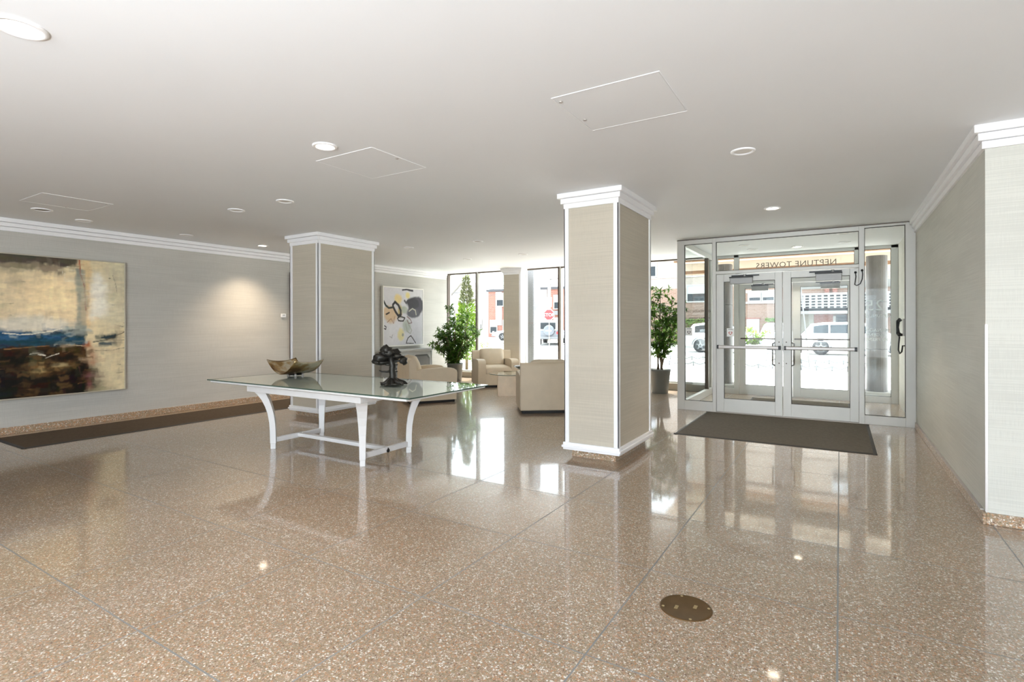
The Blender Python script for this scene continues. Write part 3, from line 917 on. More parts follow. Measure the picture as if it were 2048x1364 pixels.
for k, (u, z, w, rx_, rz_, ry_) in enumerate(((-0.05, 0.335, 0.0, 0.082, 0.036, 0.065), (-0.06, 0.365, 0.0, 0.052, 0.034, 0.05), (0.02, 0.34, 0.02, 0.05, 0.030, 0.05), (-0.11, 0.285, -0.01, 0.085, 0.036, 0.065), (-0.06, 0.30, 0.03, 0.085, 0.034, 0.06),
                                           (-0.155, 0.245, 0.0, 0.048, 0.032, 0.05), (-0.10, 0.235, 0.02, 0.08, 0.024, 0.06), (0.06, 0.302, 0.0, 0.045, 0.020, 0.045), (0.115, 0.25, 0.0, 0.040, 0.034, 0.042), (0.0, 0.29, 0.05, 0.07, 0.032, 0.05))):
    c = tp(u, z, w)
    m = MB().blob((0, 0, 0), (rx_ * 1.08, ry_ * 1.15, rz_ * 1.28), 20 + k, 0.24)
    m.v = [tuple(c + RV * x + FV * y + Vector((0, 0, zz_))) for x, y, zz_ in m.v]
    m.build('foliage_pad', M['bronze'], tree)
MB().lathe([(0.055, 0), (0.032, 0.032), (0.004, 0.06)], tp(-0.062, 0.362), 9, smooth=False).build('crown_tip', M['bronze'], tree)
for pts, rs in (([tp(0, 0.145), tp(-0.05, 0.138, -0.02), tp(-0.1, 0.142, -0.03), tp(-0.13, 0.152, -0.03)], [0.014, 0.011, 0.008, 0.005]),
                ([tp(0, 0.215), tp(-0.06, 0.215), tp(-0.12, 0.23)], [0.016, 0.014, 0.01]),
                ([tp(0, 0.235), tp(0.05, 0.25), tp(0.11, 0.252)], [0.016, 0.012, 0.01]), ([tp(-0.01, 0.28), tp(0.03, 0.29), tp(0.06, 0.297)], [0.014, 0.01, 0.008])):
    MB().tube(pts, rs, 7).build('branch', M['bronze'], tree)

# ---- painted canvases: colour painted per vertex on the canvas grid
def vnoise(shape, cells, seed):
    """smooth value noise on [0,1] in numpy"""
    rs = np.random.RandomState(seed)
    cy, cx = cells
    g = rs.rand(cy + 2, cx + 2)
    y = np.linspace(0, cy, shape[0]); x = np.linspace(0, cx, shape[1])
    yi = y.astype(int); xi = x.astype(int); fy = (y - yi)[:, None]; fx = (x - xi)[None, :]
    fy = fy * fy * (3 - 2 * fy); fx = fx * fx * (3 - 2 * fx)
    a = g[yi][:, xi]; b = g[yi][:, xi + 1]; c = g[yi + 1][:, xi]; d = g[yi + 1][:, xi + 1]
    return (a * (1 - fx) + b * fx) * (1 - fy) + (c * (1 - fx) + d * fx) * fy
def fbm(shape, cells, seed, oct=4):
    t = 0; amp = 0.5; s = 0
    for k in range(oct):
        t = t + amp * vnoise(shape, (cells[0] * 2 ** k, cells[1] * 2 ** k), seed + k); s += amp; amp *= 0.55
    return t / s
def sm(x, a, b):
    t = np.clip((x - a) / (b - a), 0, 1); return t * t * (3 - 2 * t)
class Canvas:
    def __init__(self, w, h, base):
        self.W, self.Hh = w, h
        self.y, self.x = np.meshgrid(np.linspace(1, 0, h), np.linspace(0, 1, w), indexing='ij')   # y=1 at the bottom row
        self.c = np.ones((h, w, 3)) * np.array(base[:3])
    def mix(self, col, a):
        a = np.clip(a, 0, 1)[..., None]
        self.c = self.c * (1 - a) + np.array(col[:3]) * a
    def rect(self, col, x0, x1, y0, y1, soft=0.02, jag=0.03, seed=1, cells=(9, 9), op=1.0):
        n1 = (fbm((self.Hh, self.W), cells, seed) - 0.5) * jag * 2; n2 = (fbm((self.Hh, self.W), cells, seed + 50) - 0.5) * jag * 2
        X = self.x + n1; Y = self.y + n2
        self.mix(col, op * sm(X, x0 - soft, x0 + soft) * (1 - sm(X, x1 - soft, x1 + soft)) * sm(Y, y0 - soft, y0 + soft) * (1 - sm(Y, y1 - soft, y1 + soft)))
    def ell(self, col, cx, cy, rx, ry, soft=0.25, ring=None, jag=0.25, seed=1, rot=0.0, op=1.0, cells=(5, 5)):
        c, s = math.cos(rot), math.sin(rot)
        dx = self.x - cx; dy = self.y - cy
        u = (c * dx + s * dy) / rx; v = (-s * dx + c * dy) / ry
        r = np.sqrt(u * u + v * v) + (fbm((self.Hh, self.W), cells, seed) - 0.5) * jag * 2
        if ring is None:
            self.mix(col, op * (1 - sm(r, 1 - soft, 1 + soft)))
        else:
            self.mix(col, op * (1 - sm(np.abs(r - 1), ring * 0.6, ring)))
    def line(self, col, pts, w, op=1.0, jag=0.0, seed=3):
        d = np.full(self.x.shape, 9.0)
        n1 = (fbm((self.Hh, self.W), (12, 12), seed) - 0.5) * jag
        for (ax, ay), (bx_, by_) in zip(pts[:-1], pts[1:]):
            vx, vy = bx_ - ax, by_ - ay; L = vx * vx + vy * vy + 1e-9
            t = np.clip(((self.x + n1 - ax) * vx + (self.y + n1 - ay) * vy) / L, 0, 1)
            d = np.minimum(d, np.hypot(self.x + n1 - ax - t * vx, self.y + n1 - ay - t * vy))
        self.mix(col, op * (1 - sm(d, w * 0.5, w)))
    def grain(self, amt, cells, seed):
        n = fbm((self.Hh, self.W), cells, seed) - 0.5
        self.c = np.clip(self.c * (1 + n[..., None] * 2 * amt), 0, 1)
    def build(self, name, parent, x, y0, y1, z0, z1, m):
        """hang on a wall facing +X: canvas left edge at y0"""
        h, w = self.Hh, self.W
        ys = np.linspace(y0, y1, w); zs = np.linspace(z0, z1, h)
        V = np.zeros((h, w, 3)); V[..., 0] = x; V[..., 1] = ys[None, :]; V[..., 2] = zs[:, None]
        off = np.array(parent['_o']); V -= off
        me = bpy.data.meshes.new(name)
        i = np.arange(h * w).reshape(h, w)
        q = np.stack([i[:-1, :-1], i[:-1, 1:], i[1:, 1:], i[1:, :-1]], -1).reshape(-1, 4)
        me.vertices.add(h * w); me.vertices.foreach_set('co', V.reshape(-1).astype(np.float32))
        me.loops.add(q.size); me.loops.foreach_set('vertex_index', q.reshape(-1).astype(np.int32))
        me.polygons.add(len(q)); me.polygons.foreach_set('loop_start', np.arange(0, q.size, 4, dtype=np.int32)); me.polygons.foreach_set('loop_total', np.full(len(q), 4, dtype=np.int32))
        me.update(calc_edges=True)
        a = me.color_attributes.new('paint', 'FLOAT_COLOR', 'POINT')
        col = np.ones((h * w, 4), dtype=np.float32); col[:, :3] = self.c.reshape(-1, 3)
        a.data.foreach_set('color', col.reshape(-1))
        me.materials.append(m)
        o = bpy.data.objects.new(name, me); COL.objects.link(o); o.parent = parent
        return o

def framed(name, label, y0, y1, z0, z1, depth, fm, face=0.022, cat='painting'):
    t = thing(name, (LX, (y0 + y1) / 2, z0), label, cat)
    x0 = LX + 0.004; x1 = LX + depth
    MB().box(x0, x1 - 0.012, y0 + 0.004, y1 - 0.004, z0 + 0.004, z1 - 0.004).build('stretcher_backing', M['canvas_edge'], t)
    m = face
    for a, b, c, d in ((y0, y1, z0, z0 + m), (y0, y1, z1 - m, z1), (y0, y0 + m, z0 + m, z1 - m), (y1 - m, y1, z0 + m, z1 - m)):
        MB().box(x0, x1, a, b, c, d).build('frame_side', fm, t, bevel=0.002)
    return t, x1 - 0.008

cream, white_, blue, teal, umber, blackc = S(232, 216, 178), S(238, 232, 214), S(38, 80, 116), S(34, 72, 88), S(64, 46, 30), S(24, 22, 18)
t1, px = framed('painting', 'large square abstract painting of cream, blue and black in a thin silver frame', 1.80, 3.665, 0.442, 2.31, 0.05, M['frame_silver'], 0.014)
cv = Canvas(230, 230, cream)
# x: 0 = far left (out of frame) .. 1 right; the photograph starts at about x = 0.27
cv.rect(S(226, 206, 170), 0.1, 0.78, 0.12, 0.52, 0.05, 0.05, 3, op=0.8)
cv.rect(S(240, 214, 170), 0.42, 0.68, 0.15, 0.42, 0.08, 0.08, 7, op=0.8)
cv.rect(S(244, 240, 224), 0.78, 0.86, 0.1, 0.42, 0.04, 0.05, 9, op=0.9)
cv.rect(S(206, 206, 184), 0.86, 1.1, -0.1, 0.5, 0.06, 0.06, 11, op=0.45)
cv.rect(S(212, 206, 190), -0.1, 0.72, 0.44, 0.56, 0.02, 0.04, 13, op=0.8)
cv.rect(S(142, 148, 138), 0.685, 0.745, 0.08, 0.56, 0.012, 0.025, 15, op=0.85)
cv.rect(S(62, 58, 54), -0.1, 0.70, -0.1, 0.055, 0.012, 0.03, 17, (6, 18), 0.95)
cv.rect(S(92, 80, 72), 0.1, 0.6, 0.02, 0.11, 0.02, 0.05, 19, (8, 20), 0.7)
cv.rect(S(226, 198, 150), 0.72, 0.77, 0.0, 0.5, 0.012, 0.02, 21, op=0.8)
cv.line(S(176, 92, 60), [(0.705, 0.0), (0.71, 0.1), (0.735, 0.2), (0.745, 0.38)], 0.006, 0.9, 0.01)
cv.rect(teal, -0.1, 0.745, 0.535, 0.635, 0.010, 0.022, 23, (8, 22))
cv.rect(blue, 0.2, 0.60, 0.545, 0.60, 0.012, 0.03, 25, (6, 14), 0.9)
cv.rect(S(150, 160, 158), 0.60, 0.74, 0.50, 0.575, 0.01, 0.02, 27, op=0.9)
cv.rect(umber, -0.1, 0.755, 0.62, 1.1, 0.012, 0.03, 29, (9, 16))
cv.ell(blackc, 0.42, 0.92, 0.40, 0.22, 0.35, None, 0.4, 31, cells=(7, 9), op=0.92)
cv.ell(blackc, 0.3, 0.78, 0.22, 0.1, 0.4, None, 0.5, 33, cells=(7, 9), op=0.75)
cv.rect(blackc, 0.66, 0.765, 0.82, 1.1, 0.02, 0.04, 35, op=0.9)
cv.ell(S(150, 116, 70), 0.53, 0.80, 0.13, 0.05, 0.5, None, 0.7, 37, cells=(8, 10), op=0.7)
cv.ell(S(206, 180, 122), 0.46, 0.815, 0.045, 0.02, 0.5, None, 0.7, 39, cells=(10, 12), op=0.8)
cv.ell(S(196, 176, 130), 0.58, 0.785, 0.05, 0.014, 0.5, None, 0.7, 41, cells=(10, 12), op=0.8)
for (a, b, w, c_) in (([(0.27, 0.545), (0.36, 0.56), (0.5, 0.54), (0.6, 0.52)], 0, 0.004, white_), ([(0.42, 0.70), (0.46, 0.69), (0.5, 0.71)], 0, 0.005, white_), ([(0.5, 0.725), (0.58, 0.70)], 0, 0.004, white_),
                      ([(0.55, 0.63), (0.65, 0.64), (0.75, 0.65)], 0, 0.004, S(226, 206, 170)), ([(0.28, 0.655), (0.4, 0.65), (0.52, 0.64)], 0, 0.005, S(150, 110, 70)), ([(0.7, 0.8), (0.72, 0.9)], 0, 0.006, S(120, 70, 70))):
    cv.line(c_, a, w, 0.9, 0.02)
cv.rect(S(178, 96, 50), 0.745, 0.79, 0.63, 0.68, 0.02, 0.03, 43, op=0.9)
cv.rect(S(186, 132, 104), 0.755, 0.80, 0.68, 0.82, 0.02, 0.03, 45, op=0.7)
cv.rect(S(146, 92, 90), 0.745, 0.775, 0.84, 1.0, 0.012, 0.02, 47, op=0.7)
cv.rect(S(44, 66, 74), 0.80, 0.96, 0.565, 0.60, 0.01, 0.025, 49, (6, 16))
cv.rect(S(70, 86, 96), 0.82, 0.95, 0.625, 0.66, 0.01, 0.02, 51, (6, 16), 0.95)
for a, w in (([(0.79, 0.62), (0.9, 0.60), (1.0, 0.545)], 0.0045), ([(0.8, 0.685), (0.9, 0.69), (1.0, 0.675)], 0.004), ([(0.86, 0.61), (1.0, 0.61)], 0.003), ([(0.92, 0.1), (0.94, 0.16), (0.95, 0.24)], 0.003)):
    cv.line(S(70, 62, 52), a, w, 0.85, 0.012)
cv.ell(S(60, 56, 48), 0.90, 0.125, 0.008, 0.006, 0.3)
rl = random.Random(12)
for k in range(46):
    x = rl.uniform(0.22, 1); y = rl.uniform(0.03, 0.98)
    dark = x < 0.74 and y > 0.64
    L = rl.uniform(0.01, 0.06); a = rl.choice((0, 0, 0, 1.5)) + rl.uniform(-0.2, 0.2)
    cv.line(S(128, 92, 56) if dark else rl.choice((S(150, 138, 112), S(246, 240, 224), S(120, 112, 96))), [(x, y), (x + L * math.cos(a), y + L * math.sin(a))], rl.uniform(0.002, 0.006), 0.55, 0.02, k)
# palette-knife dabs: short slabs of paint, lighter or darker than what lies under them
rl = random.Random(77)
for k in range(420):
    x = rl.uniform(0.2, 1.0); y = rl.uniform(0.0, 1.0)
    iy = min(cv.Hh - 1, int((1 - y) * (cv.Hh - 1))); ix = min(cv.W - 1, int(x * (cv.W - 1)))
    u = cv.c[iy, ix]
    f = rl.choice((0.72, 0.82, 0.9, 1.1, 1.2, 1.32)) if x < 0.76 else rl.choice((0.9, 0.95, 1.05, 1.1))
    col = np.clip(u * f + np.array([rl.uniform(-0.02, 0.03), rl.uniform(-0.02, 0.02), rl.uniform(-0.02, 0.015)]), 0, 1)
    w, h = (rl.uniform(0.02, 0.09), rl.uniform(0.006, 0.02)) if rl.random() < 0.65 else (rl.uniform(0.008, 0.02), rl.uniform(0.03, 0.09))
    cv.rect(col, x - w, x + w, y - h, y + h, 0.004, 0.02, 200 + k % 17, (14, 14), rl.uniform(0.15, 0.5))
for k in range(60):
    x = rl.uniform(0.2, 0.72); y = rl.uniform(0.52, 0.64)
    cv.rect(rl.choice((S(20, 44, 58), S(40, 96, 120), S(54, 100, 140), S(24, 60, 66), S(180, 190, 186), S(30, 60, 100))), x - rl.uniform(0.02, 0.07), x + rl.uniform(0.02, 0.07), y - 0.008, y + 0.008, 0.005, 0.02, 300 + k % 11, (14, 20), 0.55)
for k in range(90):
    x = rl.uniform(0.2, 0.75); y = rl.uniform(0.66, 0.99)
    cv.rect(rl.choice((S(24, 20, 15), S(90, 66, 38), S(58, 42, 26), S(14, 13, 12), S(110, 84, 50), S(44, 44, 34))), x - rl.uniform(0.01, 0.05), x + rl.uniform(0.01, 0.05), y - rl.uniform(0.005, 0.02), y + rl.uniform(0.005, 0.02), 0.006, 0.03, 320 + k % 11, (16, 16), 0.6)
cv.rect(S(150, 154, 144), 0.685, 0.745, 0.08, 0.56, 0.012, 0.025, 15, op=0.55)
cv.rect(S(246, 243, 230), 0.775, 0.86, 0.08, 0.42, 0.03, 0.05, 9, op=0.6)
cv.rect(S(244, 224, 184), 0.40, 0.67, 0.16, 0.40, 0.05, 0.07, 7, op=0.4)
cv.rect(S(232, 226, 210), 0.2, 0.62, 0.46, 0.53, 0.015, 0.03, 13, op=0.55)
cv.rect(S(30, 70, 84), 0.2, 0.745, 0.60, 0.635, 0.008, 0.02, 23, (8, 22), 0.7)
for a, w in (([(0.27, 0.545), (0.36, 0.56), (0.5, 0.54), (0.6, 0.52)], 0.004), ([(0.46, 0.70), (0.5, 0.71)], 0.004)):
    cv.line(white_, a, w, 0.85, 0.02)
cv.grain(0.16, (60, 26), 60); cv.grain(0.10, (16, 50), 70)
cv.build('canvas', t1, px, 1.814, 3.651, 0.456, 2.296, vcol('oil paint', 0.4, 0.25))

t2, px = framed('painting', 'abstract painting of grey, black and yellow shapes in a white frame above the fireplace', 8.83, 10.225, 0.872, 2.285, 0.075, M['frame_white'], 0.026)
cv = Canvas(150, 170, S(216, 214, 218))
cv.ell(S(196, 196, 206), 0.75, 0.7, 0.4, 0.35, 0.5, None, 0.4, 1, op=0.5)
cv.ell(S(230, 228, 232), 0.35, 0.75, 0.3, 0.2, 0.5, None, 0.4, 2, op=0.7)
cv.ell(S(228, 206, 150), 0.35, 0.19, 0.11, 0.09, 0.3, None, 0.4, 3)
cv.ell(S(226, 212, 150), 0.60, 0.12, 0.06, 0.06, 0.3, None, 0.5, 4)
cv.ell(S(214, 184, 146), 0.14, 0.47, 0.16, 0.14, 0.3, None, 0.5, 5, op=0.9)
cv.ell(S(190, 168, 104), 0.40, 0.40, 0.06, 0.13, 0.3, None, 0.4, 6, op=0.9)
cv.ell(S(226, 216, 168), 0.43, 0.82, 0.09, 0.10, 0.3, None, 0.5, 7)
cv.ell(S(150, 152, 146), 0.47, 0.82, 0.025, 0.03, 0.3, None, 0.3, 8)
cv.ell(S(176, 184, 176), 0.57, 0.66, 0.12, 0.11, 0.35, None, 0.5, 9, op=0.85)
cv.ell(S(170, 178, 160), 0.50, 0.37, 0.08, 0.07, 0.35, None, 0.5, 10, op=0.85)
dk = S(66, 64, 70)
cv.ell(S(84, 82, 90), 0.83, 0.30, 0.21, 0.18, 0.12, None, 0.3, 11)
cv.ell(dk, 0.74, 0.26, 0.16, 0.10, 0.2, None, 0.4, 12)
cv.ell(S(96, 96, 104), 0.74, 0.44, 0.14, 0.07, 0.25, None, 0.4, 13)
cv.line(S(200, 196, 180), [(0.63, 0.40), (0.72, 0.35), (0.80, 0.38), (0.82, 0.46)], 0.014, 0.95)
cv.rect(dk, 0.46, 0.74, 0.005, 0.035, 0.008, 0.02, 14)
cv.line(S(50, 46, 46), [(0.22, 0.30), (0.27, 0.24), (0.36, 0.30), (0.42, 0.40), (0.42, 0.47), (0.36, 0.49), (0.29, 0.42), (0.23, 0.33), (0.22, 0.29)], 0.030, 1.0, 0.02)
cv.line(S(56, 52, 50), [(0.34, 0.53), (0.40, 0.50), (0.52, 0.52), (0.48, 0.57), (0.36, 0.57), (0.34, 0.53)], 0.015, 1.0, 0.02)
cv.line(S(52, 58, 54), [(0.0, 0.24), (0.05, 0.31), (0.12, 0.35), (0.22, 0.34)], 0.024, 1.0, 0.02)
cv.line(S(60, 52, 48), [(0.06, 0.46), (0.13, 0.43)], 0.018, 1.0, 0.02)
cv.line(S(60, 52, 48), [(0.02, 0.66), (0.06, 0.68), (0.05, 0.72), (0.0, 0.70)], 0.012, 1.0, 0.02)
cv.line(S(150, 104, 82), [(0.08, 0.6), (0.18, 0.54), (0.24, 0.62), (0.26, 0.5)], 0.008, 0.8, 0.02)
cv.line(S(120, 84, 82), [(0.58, 0.50), (0.66, 0.54), (0.70, 0.60), (0.62, 0.62), (0.58, 0.56)], 0.011, 0.9, 0.02)
cv.line(S(150, 154, 140), [(0.54, 0.62), (0.58, 0.76), (0.66, 0.80), (0.70, 0.74), (0.62, 0.64)], 0.010, 0.8, 0.02)
cv.line(S(64, 60, 62), [(0.56, 0.96), (0.60, 0.88), (0.68, 0.84), (0.74, 0.90), (0.80, 0.97)], 0.013, 1.0, 0.02)
cv.line(S(70, 66, 66), [(0.55, 0.97), (0.75, 0.975)], 0.010, 0.9, 0.02)
cv.line(dk, [(0.52, 0.22), (0.56, 0.26), (0.60, 0.22)], 0.025, 0.9, 0.03)
cv.line(S(90, 86, 90), [(0.15, 0.85), (0.2, 0.87), (0.22, 0.82)], 0.010, 0.5, 0.03)
cv.grain(0.07, (24, 24), 90)
cv.build('canvas', t2, px, 8.856, 10.199, 0.898, 2.259, vcol('matte paint', 0.6, 0.1))

t3, px = framed('painting', 'dark framed picture mostly hidden behind the wide papered column', 6.44, 7.9, 0.74, 2.40, 0.045, M['frame_dark'], 0.05)
cv = Canvas(40, 40, S(150, 136, 118)); cv.ell(S(96, 84, 72), 0.5, 0.6, 0.4, 0.3, 0.4, None, 0.5, 4); cv.grain(0.12, (12, 12), 5)
cv.build('canvas', t3, px, 6.49, 7.85, 0.79, 2.35, vcol('faded print', 0.6))
th = thing('thermostat', (LX, 6.30, 1.54), 'small white thermostat box on the grey wall beside the wide column', 'thermostat')
MB().box(LX, LX + 0.028, 6.25, 6.35, 1.53, 1.60).build('case', M['white'], th, bevel=0.006)
MB().box(LX + 0.028, LX + 0.032, 6.275, 6.325, 1.555, 1.585).build('dial_plate', M['grey_paint'], th)

# ---- grey mantel cabinet under the painting
cx0, cx1, cy0, cy1 = LX + 0.02, -8.70, 8.80, 10.28
cab = thing('fireplace', ((cx0 + cx1) / 2, 9.54, 0), 'pale grey fireplace surround with cut corner panels below the abstract painting', 'fireplace')
MB().box(cx0, cx1 - 0.03, cy0 + 0.02, cy1 - 0.02, 0.0, 0.735).build('body', M['grey_paint'], cab, bevel=0.003)
MB().box(cx0, cx1 + 0.02, cy0 - 0.03, cy1 + 0.03, 0.76, 0.80).build('mantel_shelf', M['grey_paint'], cab, bevel=0.006)
MB().box(cx0, cx1 - 0.005, cy0, cy1, 0.735, 0.76).build('shelf_moulding', M['grey_paint'], cab, bevel=0.006)
for a, b in ((cy0 + 0.10, 9.50), (9.58, cy1 - 0.10)):
    c = 0.09
    pts = [(a + c, 0.08), (b - c, 0.08), (b, 0.08 + c), (b, 0.66 - c), (b - c, 0.66), (a + c, 0.66), (a, 0.66 - c), (a, 0.08 + c)]
    def shrink(p, t):
        my = (a + b) / 2; mz = 0.37
        return [(my + (y - my) * (1 - t / ((b - a) / 2)), mz + (z - mz) * (1 - t / 0.29)) for y, z in p]
    fr = MB().box(cx1 - 0.03, cx1 - 0.012, a - 0.045, b + 0.045, 0.05, 0.70).build('panel_frame', M['grey_paint'], cab, bevel=0.004)
    MB().prism(pts, 'x', cx1 - 0.012, cx1 - 0.004).build('dark_border', M['grey_dark'], fr)
    MB().prism(shrink(pts, 0.045), 'x', cx1 - 0.004, cx1 + 0.002).build('inset_panel', M['grey_mid'], fr)
for y in (cy0 + 0.0, cy1 - 0.035):
    MB().box(cx1 - 0.03, cx1 - 0.008, y, y + 0.035, 0, 0.735).build('pilaster', M['grey_paint'], cab, bevel=0.003)

# ---- club chairs
def make_chair(loc, rz, label):
    t = thing('club_chair', loc, label, 'chair', 'beige club chairs around the round glass table', rz=rz)
    L = dict(local=True)
    W, D = 0.92, 0.88
    hw = W / 2; y0, y1 = -D / 2, D / 2          # y0 = front
    def rbox(x0, x1, ya, yb, z0, z1, r, name, m, seg=4, **kw):
        return MB().box(x0, x1, ya, yb, z0, z1).build(name, m, t, local=True, bevel=r, seg=seg)
    rbox(-hw + 0.03, hw - 0.03, y0 + 0.04, y1 - 0.03, 0.0, 0.05, 0.003, 'plinth', M['plinth_black'], 1)
    rbox(-hw + 0.14, hw - 0.14, y0 + 0.03, y1 - 0.1, 0.045, 0.31, 0.012, 'seat_base', M['leather'])
    # arms: side profile with a gently domed top and rounded front
    for s in (-1, 1):
        prof = [(y1 - 0.06, 0.045), (y1 - 0.06, 0.575), (0.15, 0.60), (-0.10, 0.612), (-0.28, 0.612), (-0.38, 0.598), (y0 + 0.012, 0.565), (y0, 0.52), (y0 + 0.01, 0.3), (y0 + 0.02, 0.045)]
        xa, xb = sorted((s * hw, s * (hw - 0.17)))
        arm = MB().prism(prof[::-1], 'x', xa, xb).build('arm', M['leather'], t, local=True, bevel=0.032, seg=4)
        for p in arm.data.polygons: p.use_smooth = True
    # back: flat outside, curved top, raked inside
    prof = [(y1, 0.045), (y1, 0.70), (y1 - 0.015, 0.765), (y1 - 0.055, 0.79), (y1 - 0.10, 0.785), (y1 - 0.13, 0.74), (y1 - 0.14, 0.045)]
    b = MB().prism(prof, 'x', -hw + 0.004, hw - 0.004).build('back', M['leather'], t, local=True, bevel=0.03, seg=4)
    for p in b.data.polygons: p.use_smooth = True
    # back cushion, plump
    m = MB()
    rings = []
    for k in range(15):
        u = k / 14; x = -hw + 0.175 + (W - 0.35) * u
        e = (1 - abs(2 * u - 1) ** 5)
        th = 0.06 + 0.13 * e ** 0.6
        top = 0.80 + 0.035 * e ** 0.5
        yb = y1 - 0.12
        rings.append([(x, yb, 0.40), (x, yb - th * 0.9 - 0.03, 0.41), (x, yb - th - 0.02, 0.50), (x, yb - th * 0.95, 0.60), (x, yb - th * 0.78, 0.70), (x, yb - th * 0.45, top - 0.02), (x, yb - th * 0.1, top), (x, yb + 0.05, top - 0.03)])
    m.loft(rings, smooth=True)
    bc = m.build('back_cushion', M['leather'], t, local=True)
    m = MB(); rings = []
    for k in range(13):
        u = k / 12; x = -hw + 0.172 + (W - 0.344) * u
        e = (1 - abs(2 * u - 1) ** 6) ** 0.5
        top = 0.43 + 0.035 * e
        rings.append([(x, y0 + 0.005, 0.30), (x, y0 - 0.012, 0.36), (x, y0 + 0.0, top - 0.03), (x, y0 + 0.05, top), (x, 0, top + 0.008), (x, y1 - 0.2, top - 0.01), (x, y1 - 0.2, 0.30)])
    m.loft(rings, smooth=True)
    m.build('seat_cushion', M['leather'], t, local=True, bevel=0.01)
    return t
make_chair((-4.095, 7.681, 0), R(216), 'beige leather club chair seen from behind, its back half hidden by the square column')
make_chair((-6.717, 10.107, 0), R(46), 'beige leather club chair facing the room in front of the window pier')
make_chair((-6.49, 7.50, 0), R(146.6), 'beige leather club chair seen from its side beyond the glass table')

# ---- round glass coffee table and footed glass dish
ct = thing('coffee_table', (-5.55, 8.99, 0), 'round glass coffee table on a square cream stone base', 'table')
q = []
a = R(31)
for x, y in rrect(0.58, 0.58, 0.02, 3):
    q.append((-5.55 + x * math.cos(a) - y * math.sin(a), 8.99 + x * math.sin(a) + y * math.cos(a)))
MB().prism(q, 'z', 0.0, 0.405).build('stone_base', M['travertine'], ct, bevel=0.004)
MB().lathe([(0.46, 0.405), (0.468, 0.409), (0.468, 0.418), (0.46, 0.422)], (-5.55, 8.99, 0), 56).build('glass_top', M['table_glass'], ct)
MB().lathe([(0.4685, 0.409), (0.4695, 0.4135), (0.4685, 0.418)], (-5.55, 8.99, 0), 56, caps=False).build('glass_edge', M['glass_edge'], ct)
gd = thing('footed_dish', (-5.385, 9.085, 0.422), 'wide dark glass footed dish on the round coffee table', 'dish')
MB().lathe([(0.05, 0), (0.06, 0.004), (0.02, 0.03), (0.02, 0.05), (0.09, 0.085), (0.17, 0.135), (0.178, 0.14), (0.17, 0.141), (0.08, 0.095), (0.001, 0.08)], (-5.385, 9.085, 0.4225), 40).build('glass_dish', M['smoke_glass'], gd)

# ---- potted plants
def leaf(m, p, d, n, L, W, droop=0.15):
    """folded pointed leaf of 4 quads/tris"""
    d = d.normalized(); s = d.cross(n)
    if s.length < 1e-4: s = d.cross(Vector((1, 0, 0)))
    s.normalize(); n = s.cross(d)
    a = p; b = p + d * L * 0.45 + s * W / 2 + n * W * 0.12; c = p + d * L * 0.45 - s * W / 2 + n * W * 0.12
    e = p + d * L * 0.5; f = p + d * L - n * L * droop
    o = len(m.v)
    m.v += [tuple(a), tuple(b), tuple(c), tuple(e), tuple(f)]
    m.f += [(o, o + 3, o + 1), (o, o + 2, o + 3), (o + 3, o + 4, o + 1), (o + 2, o + 4, o + 3)]
    m.mi += [0] * 4; m.sm += [True] * 4
def plant(name, label, c, pot, stems, leafm, seed, leafL, cat='plant', potmat='pot_dark', group=None, tw=24):
    """pot = (r_top, r_base, h); stems: list of (lean vector, height, n leaf clusters, start frac, spread)"""
    r1, r0, h = pot
    t = thing(name, c, label, cat, group)
    MB().lathe([(r0, 0), (r0 + 0.004, 0.006), (r1 - 0.008, h - 0.05), (r1, h - 0.045), (r1, h), (r1 - 0.02, h), (r1 - 0.025, h - 0.04), (0.002, h - 0.045)], c, 36).build('pot', M[potmat], t)
    MB().lathe([(r1 - 0.027, h - 0.05), (r1 - 0.028, h - 0.03)], c, 24).build('soil', M['soil'], t)
    rn = random.Random(seed)
    fol = MB(); st = MB()
    for (lean, hh, nb, f0, spread) in stems:
        base = Vector(c) + Vector((rn.uniform(-0.06, 0.06), rn.uniform(-0.06, 0.06), h - 0.05))
        top = base + Vector((lean[0], lean[1], hh))
        mid = base.lerp(top, 0.5) + Vector((rn.uniform(-0.05, 0.05), rn.uniform(-0.05, 0.05), 0)) - Vector((lean[0], lean[1], 0)) * 0.15
        pts = [base.lerp(mid, u).lerp(mid.lerp(top, u), u) for u in [k / 8 for k in range(9)]]
        st.tube(pts, [0.016 - 0.011 * k / 8 for k in range(9)], 6)
        for k in range(nb):
            u = f0 + (1 - f0) * (k + rn.random()) / nb
            i = min(int(u * 8), 7); p = pts[i].lerp(pts[i + 1], u * 8 - i)
            a = rn.uniform(0, 2 * math.pi)
            prof = spread * (0.35 + 0.65 * math.sin(math.pi * min(1, 0.18 + 0.82 * (1 - (u - f0) / (1 - f0)) ** 0.8)))
            tip = p + Vector((math.cos(a), math.sin(a), rn.uniform(0.05, 0.75))).normalized() * prof * rn.uniform(0.6, 1.1)
            st.tube([p, p.lerp(tip, 0.5) + Vector((0, 0, 0.02)), tip], [0.006, 0.004, 0.0025], 4)
            for q in range(tw):
                uu = rn.uniform(0.15, 1.05)
                P = p.lerp(tip, uu)
                d = (tip - p).normalized() * 0.6 + Vector((rn.uniform(-1, 1), rn.uniform(-1, 1), rn.uniform(-0.7, 0.6)))
                leaf(fol, P, d, Vector((rn.uniform(-0.5, 0.5), rn.uniform(-0.5, 0.5), 1)), leafL * rn.uniform(0.7, 1.15), leafL * rn.uniform(0.3, 0.42))
    st.build('stem', M['bark'], t)
    f = fol.build('foliage', M[leafm], t)
    f['kind'] = 'stuff'
    return t
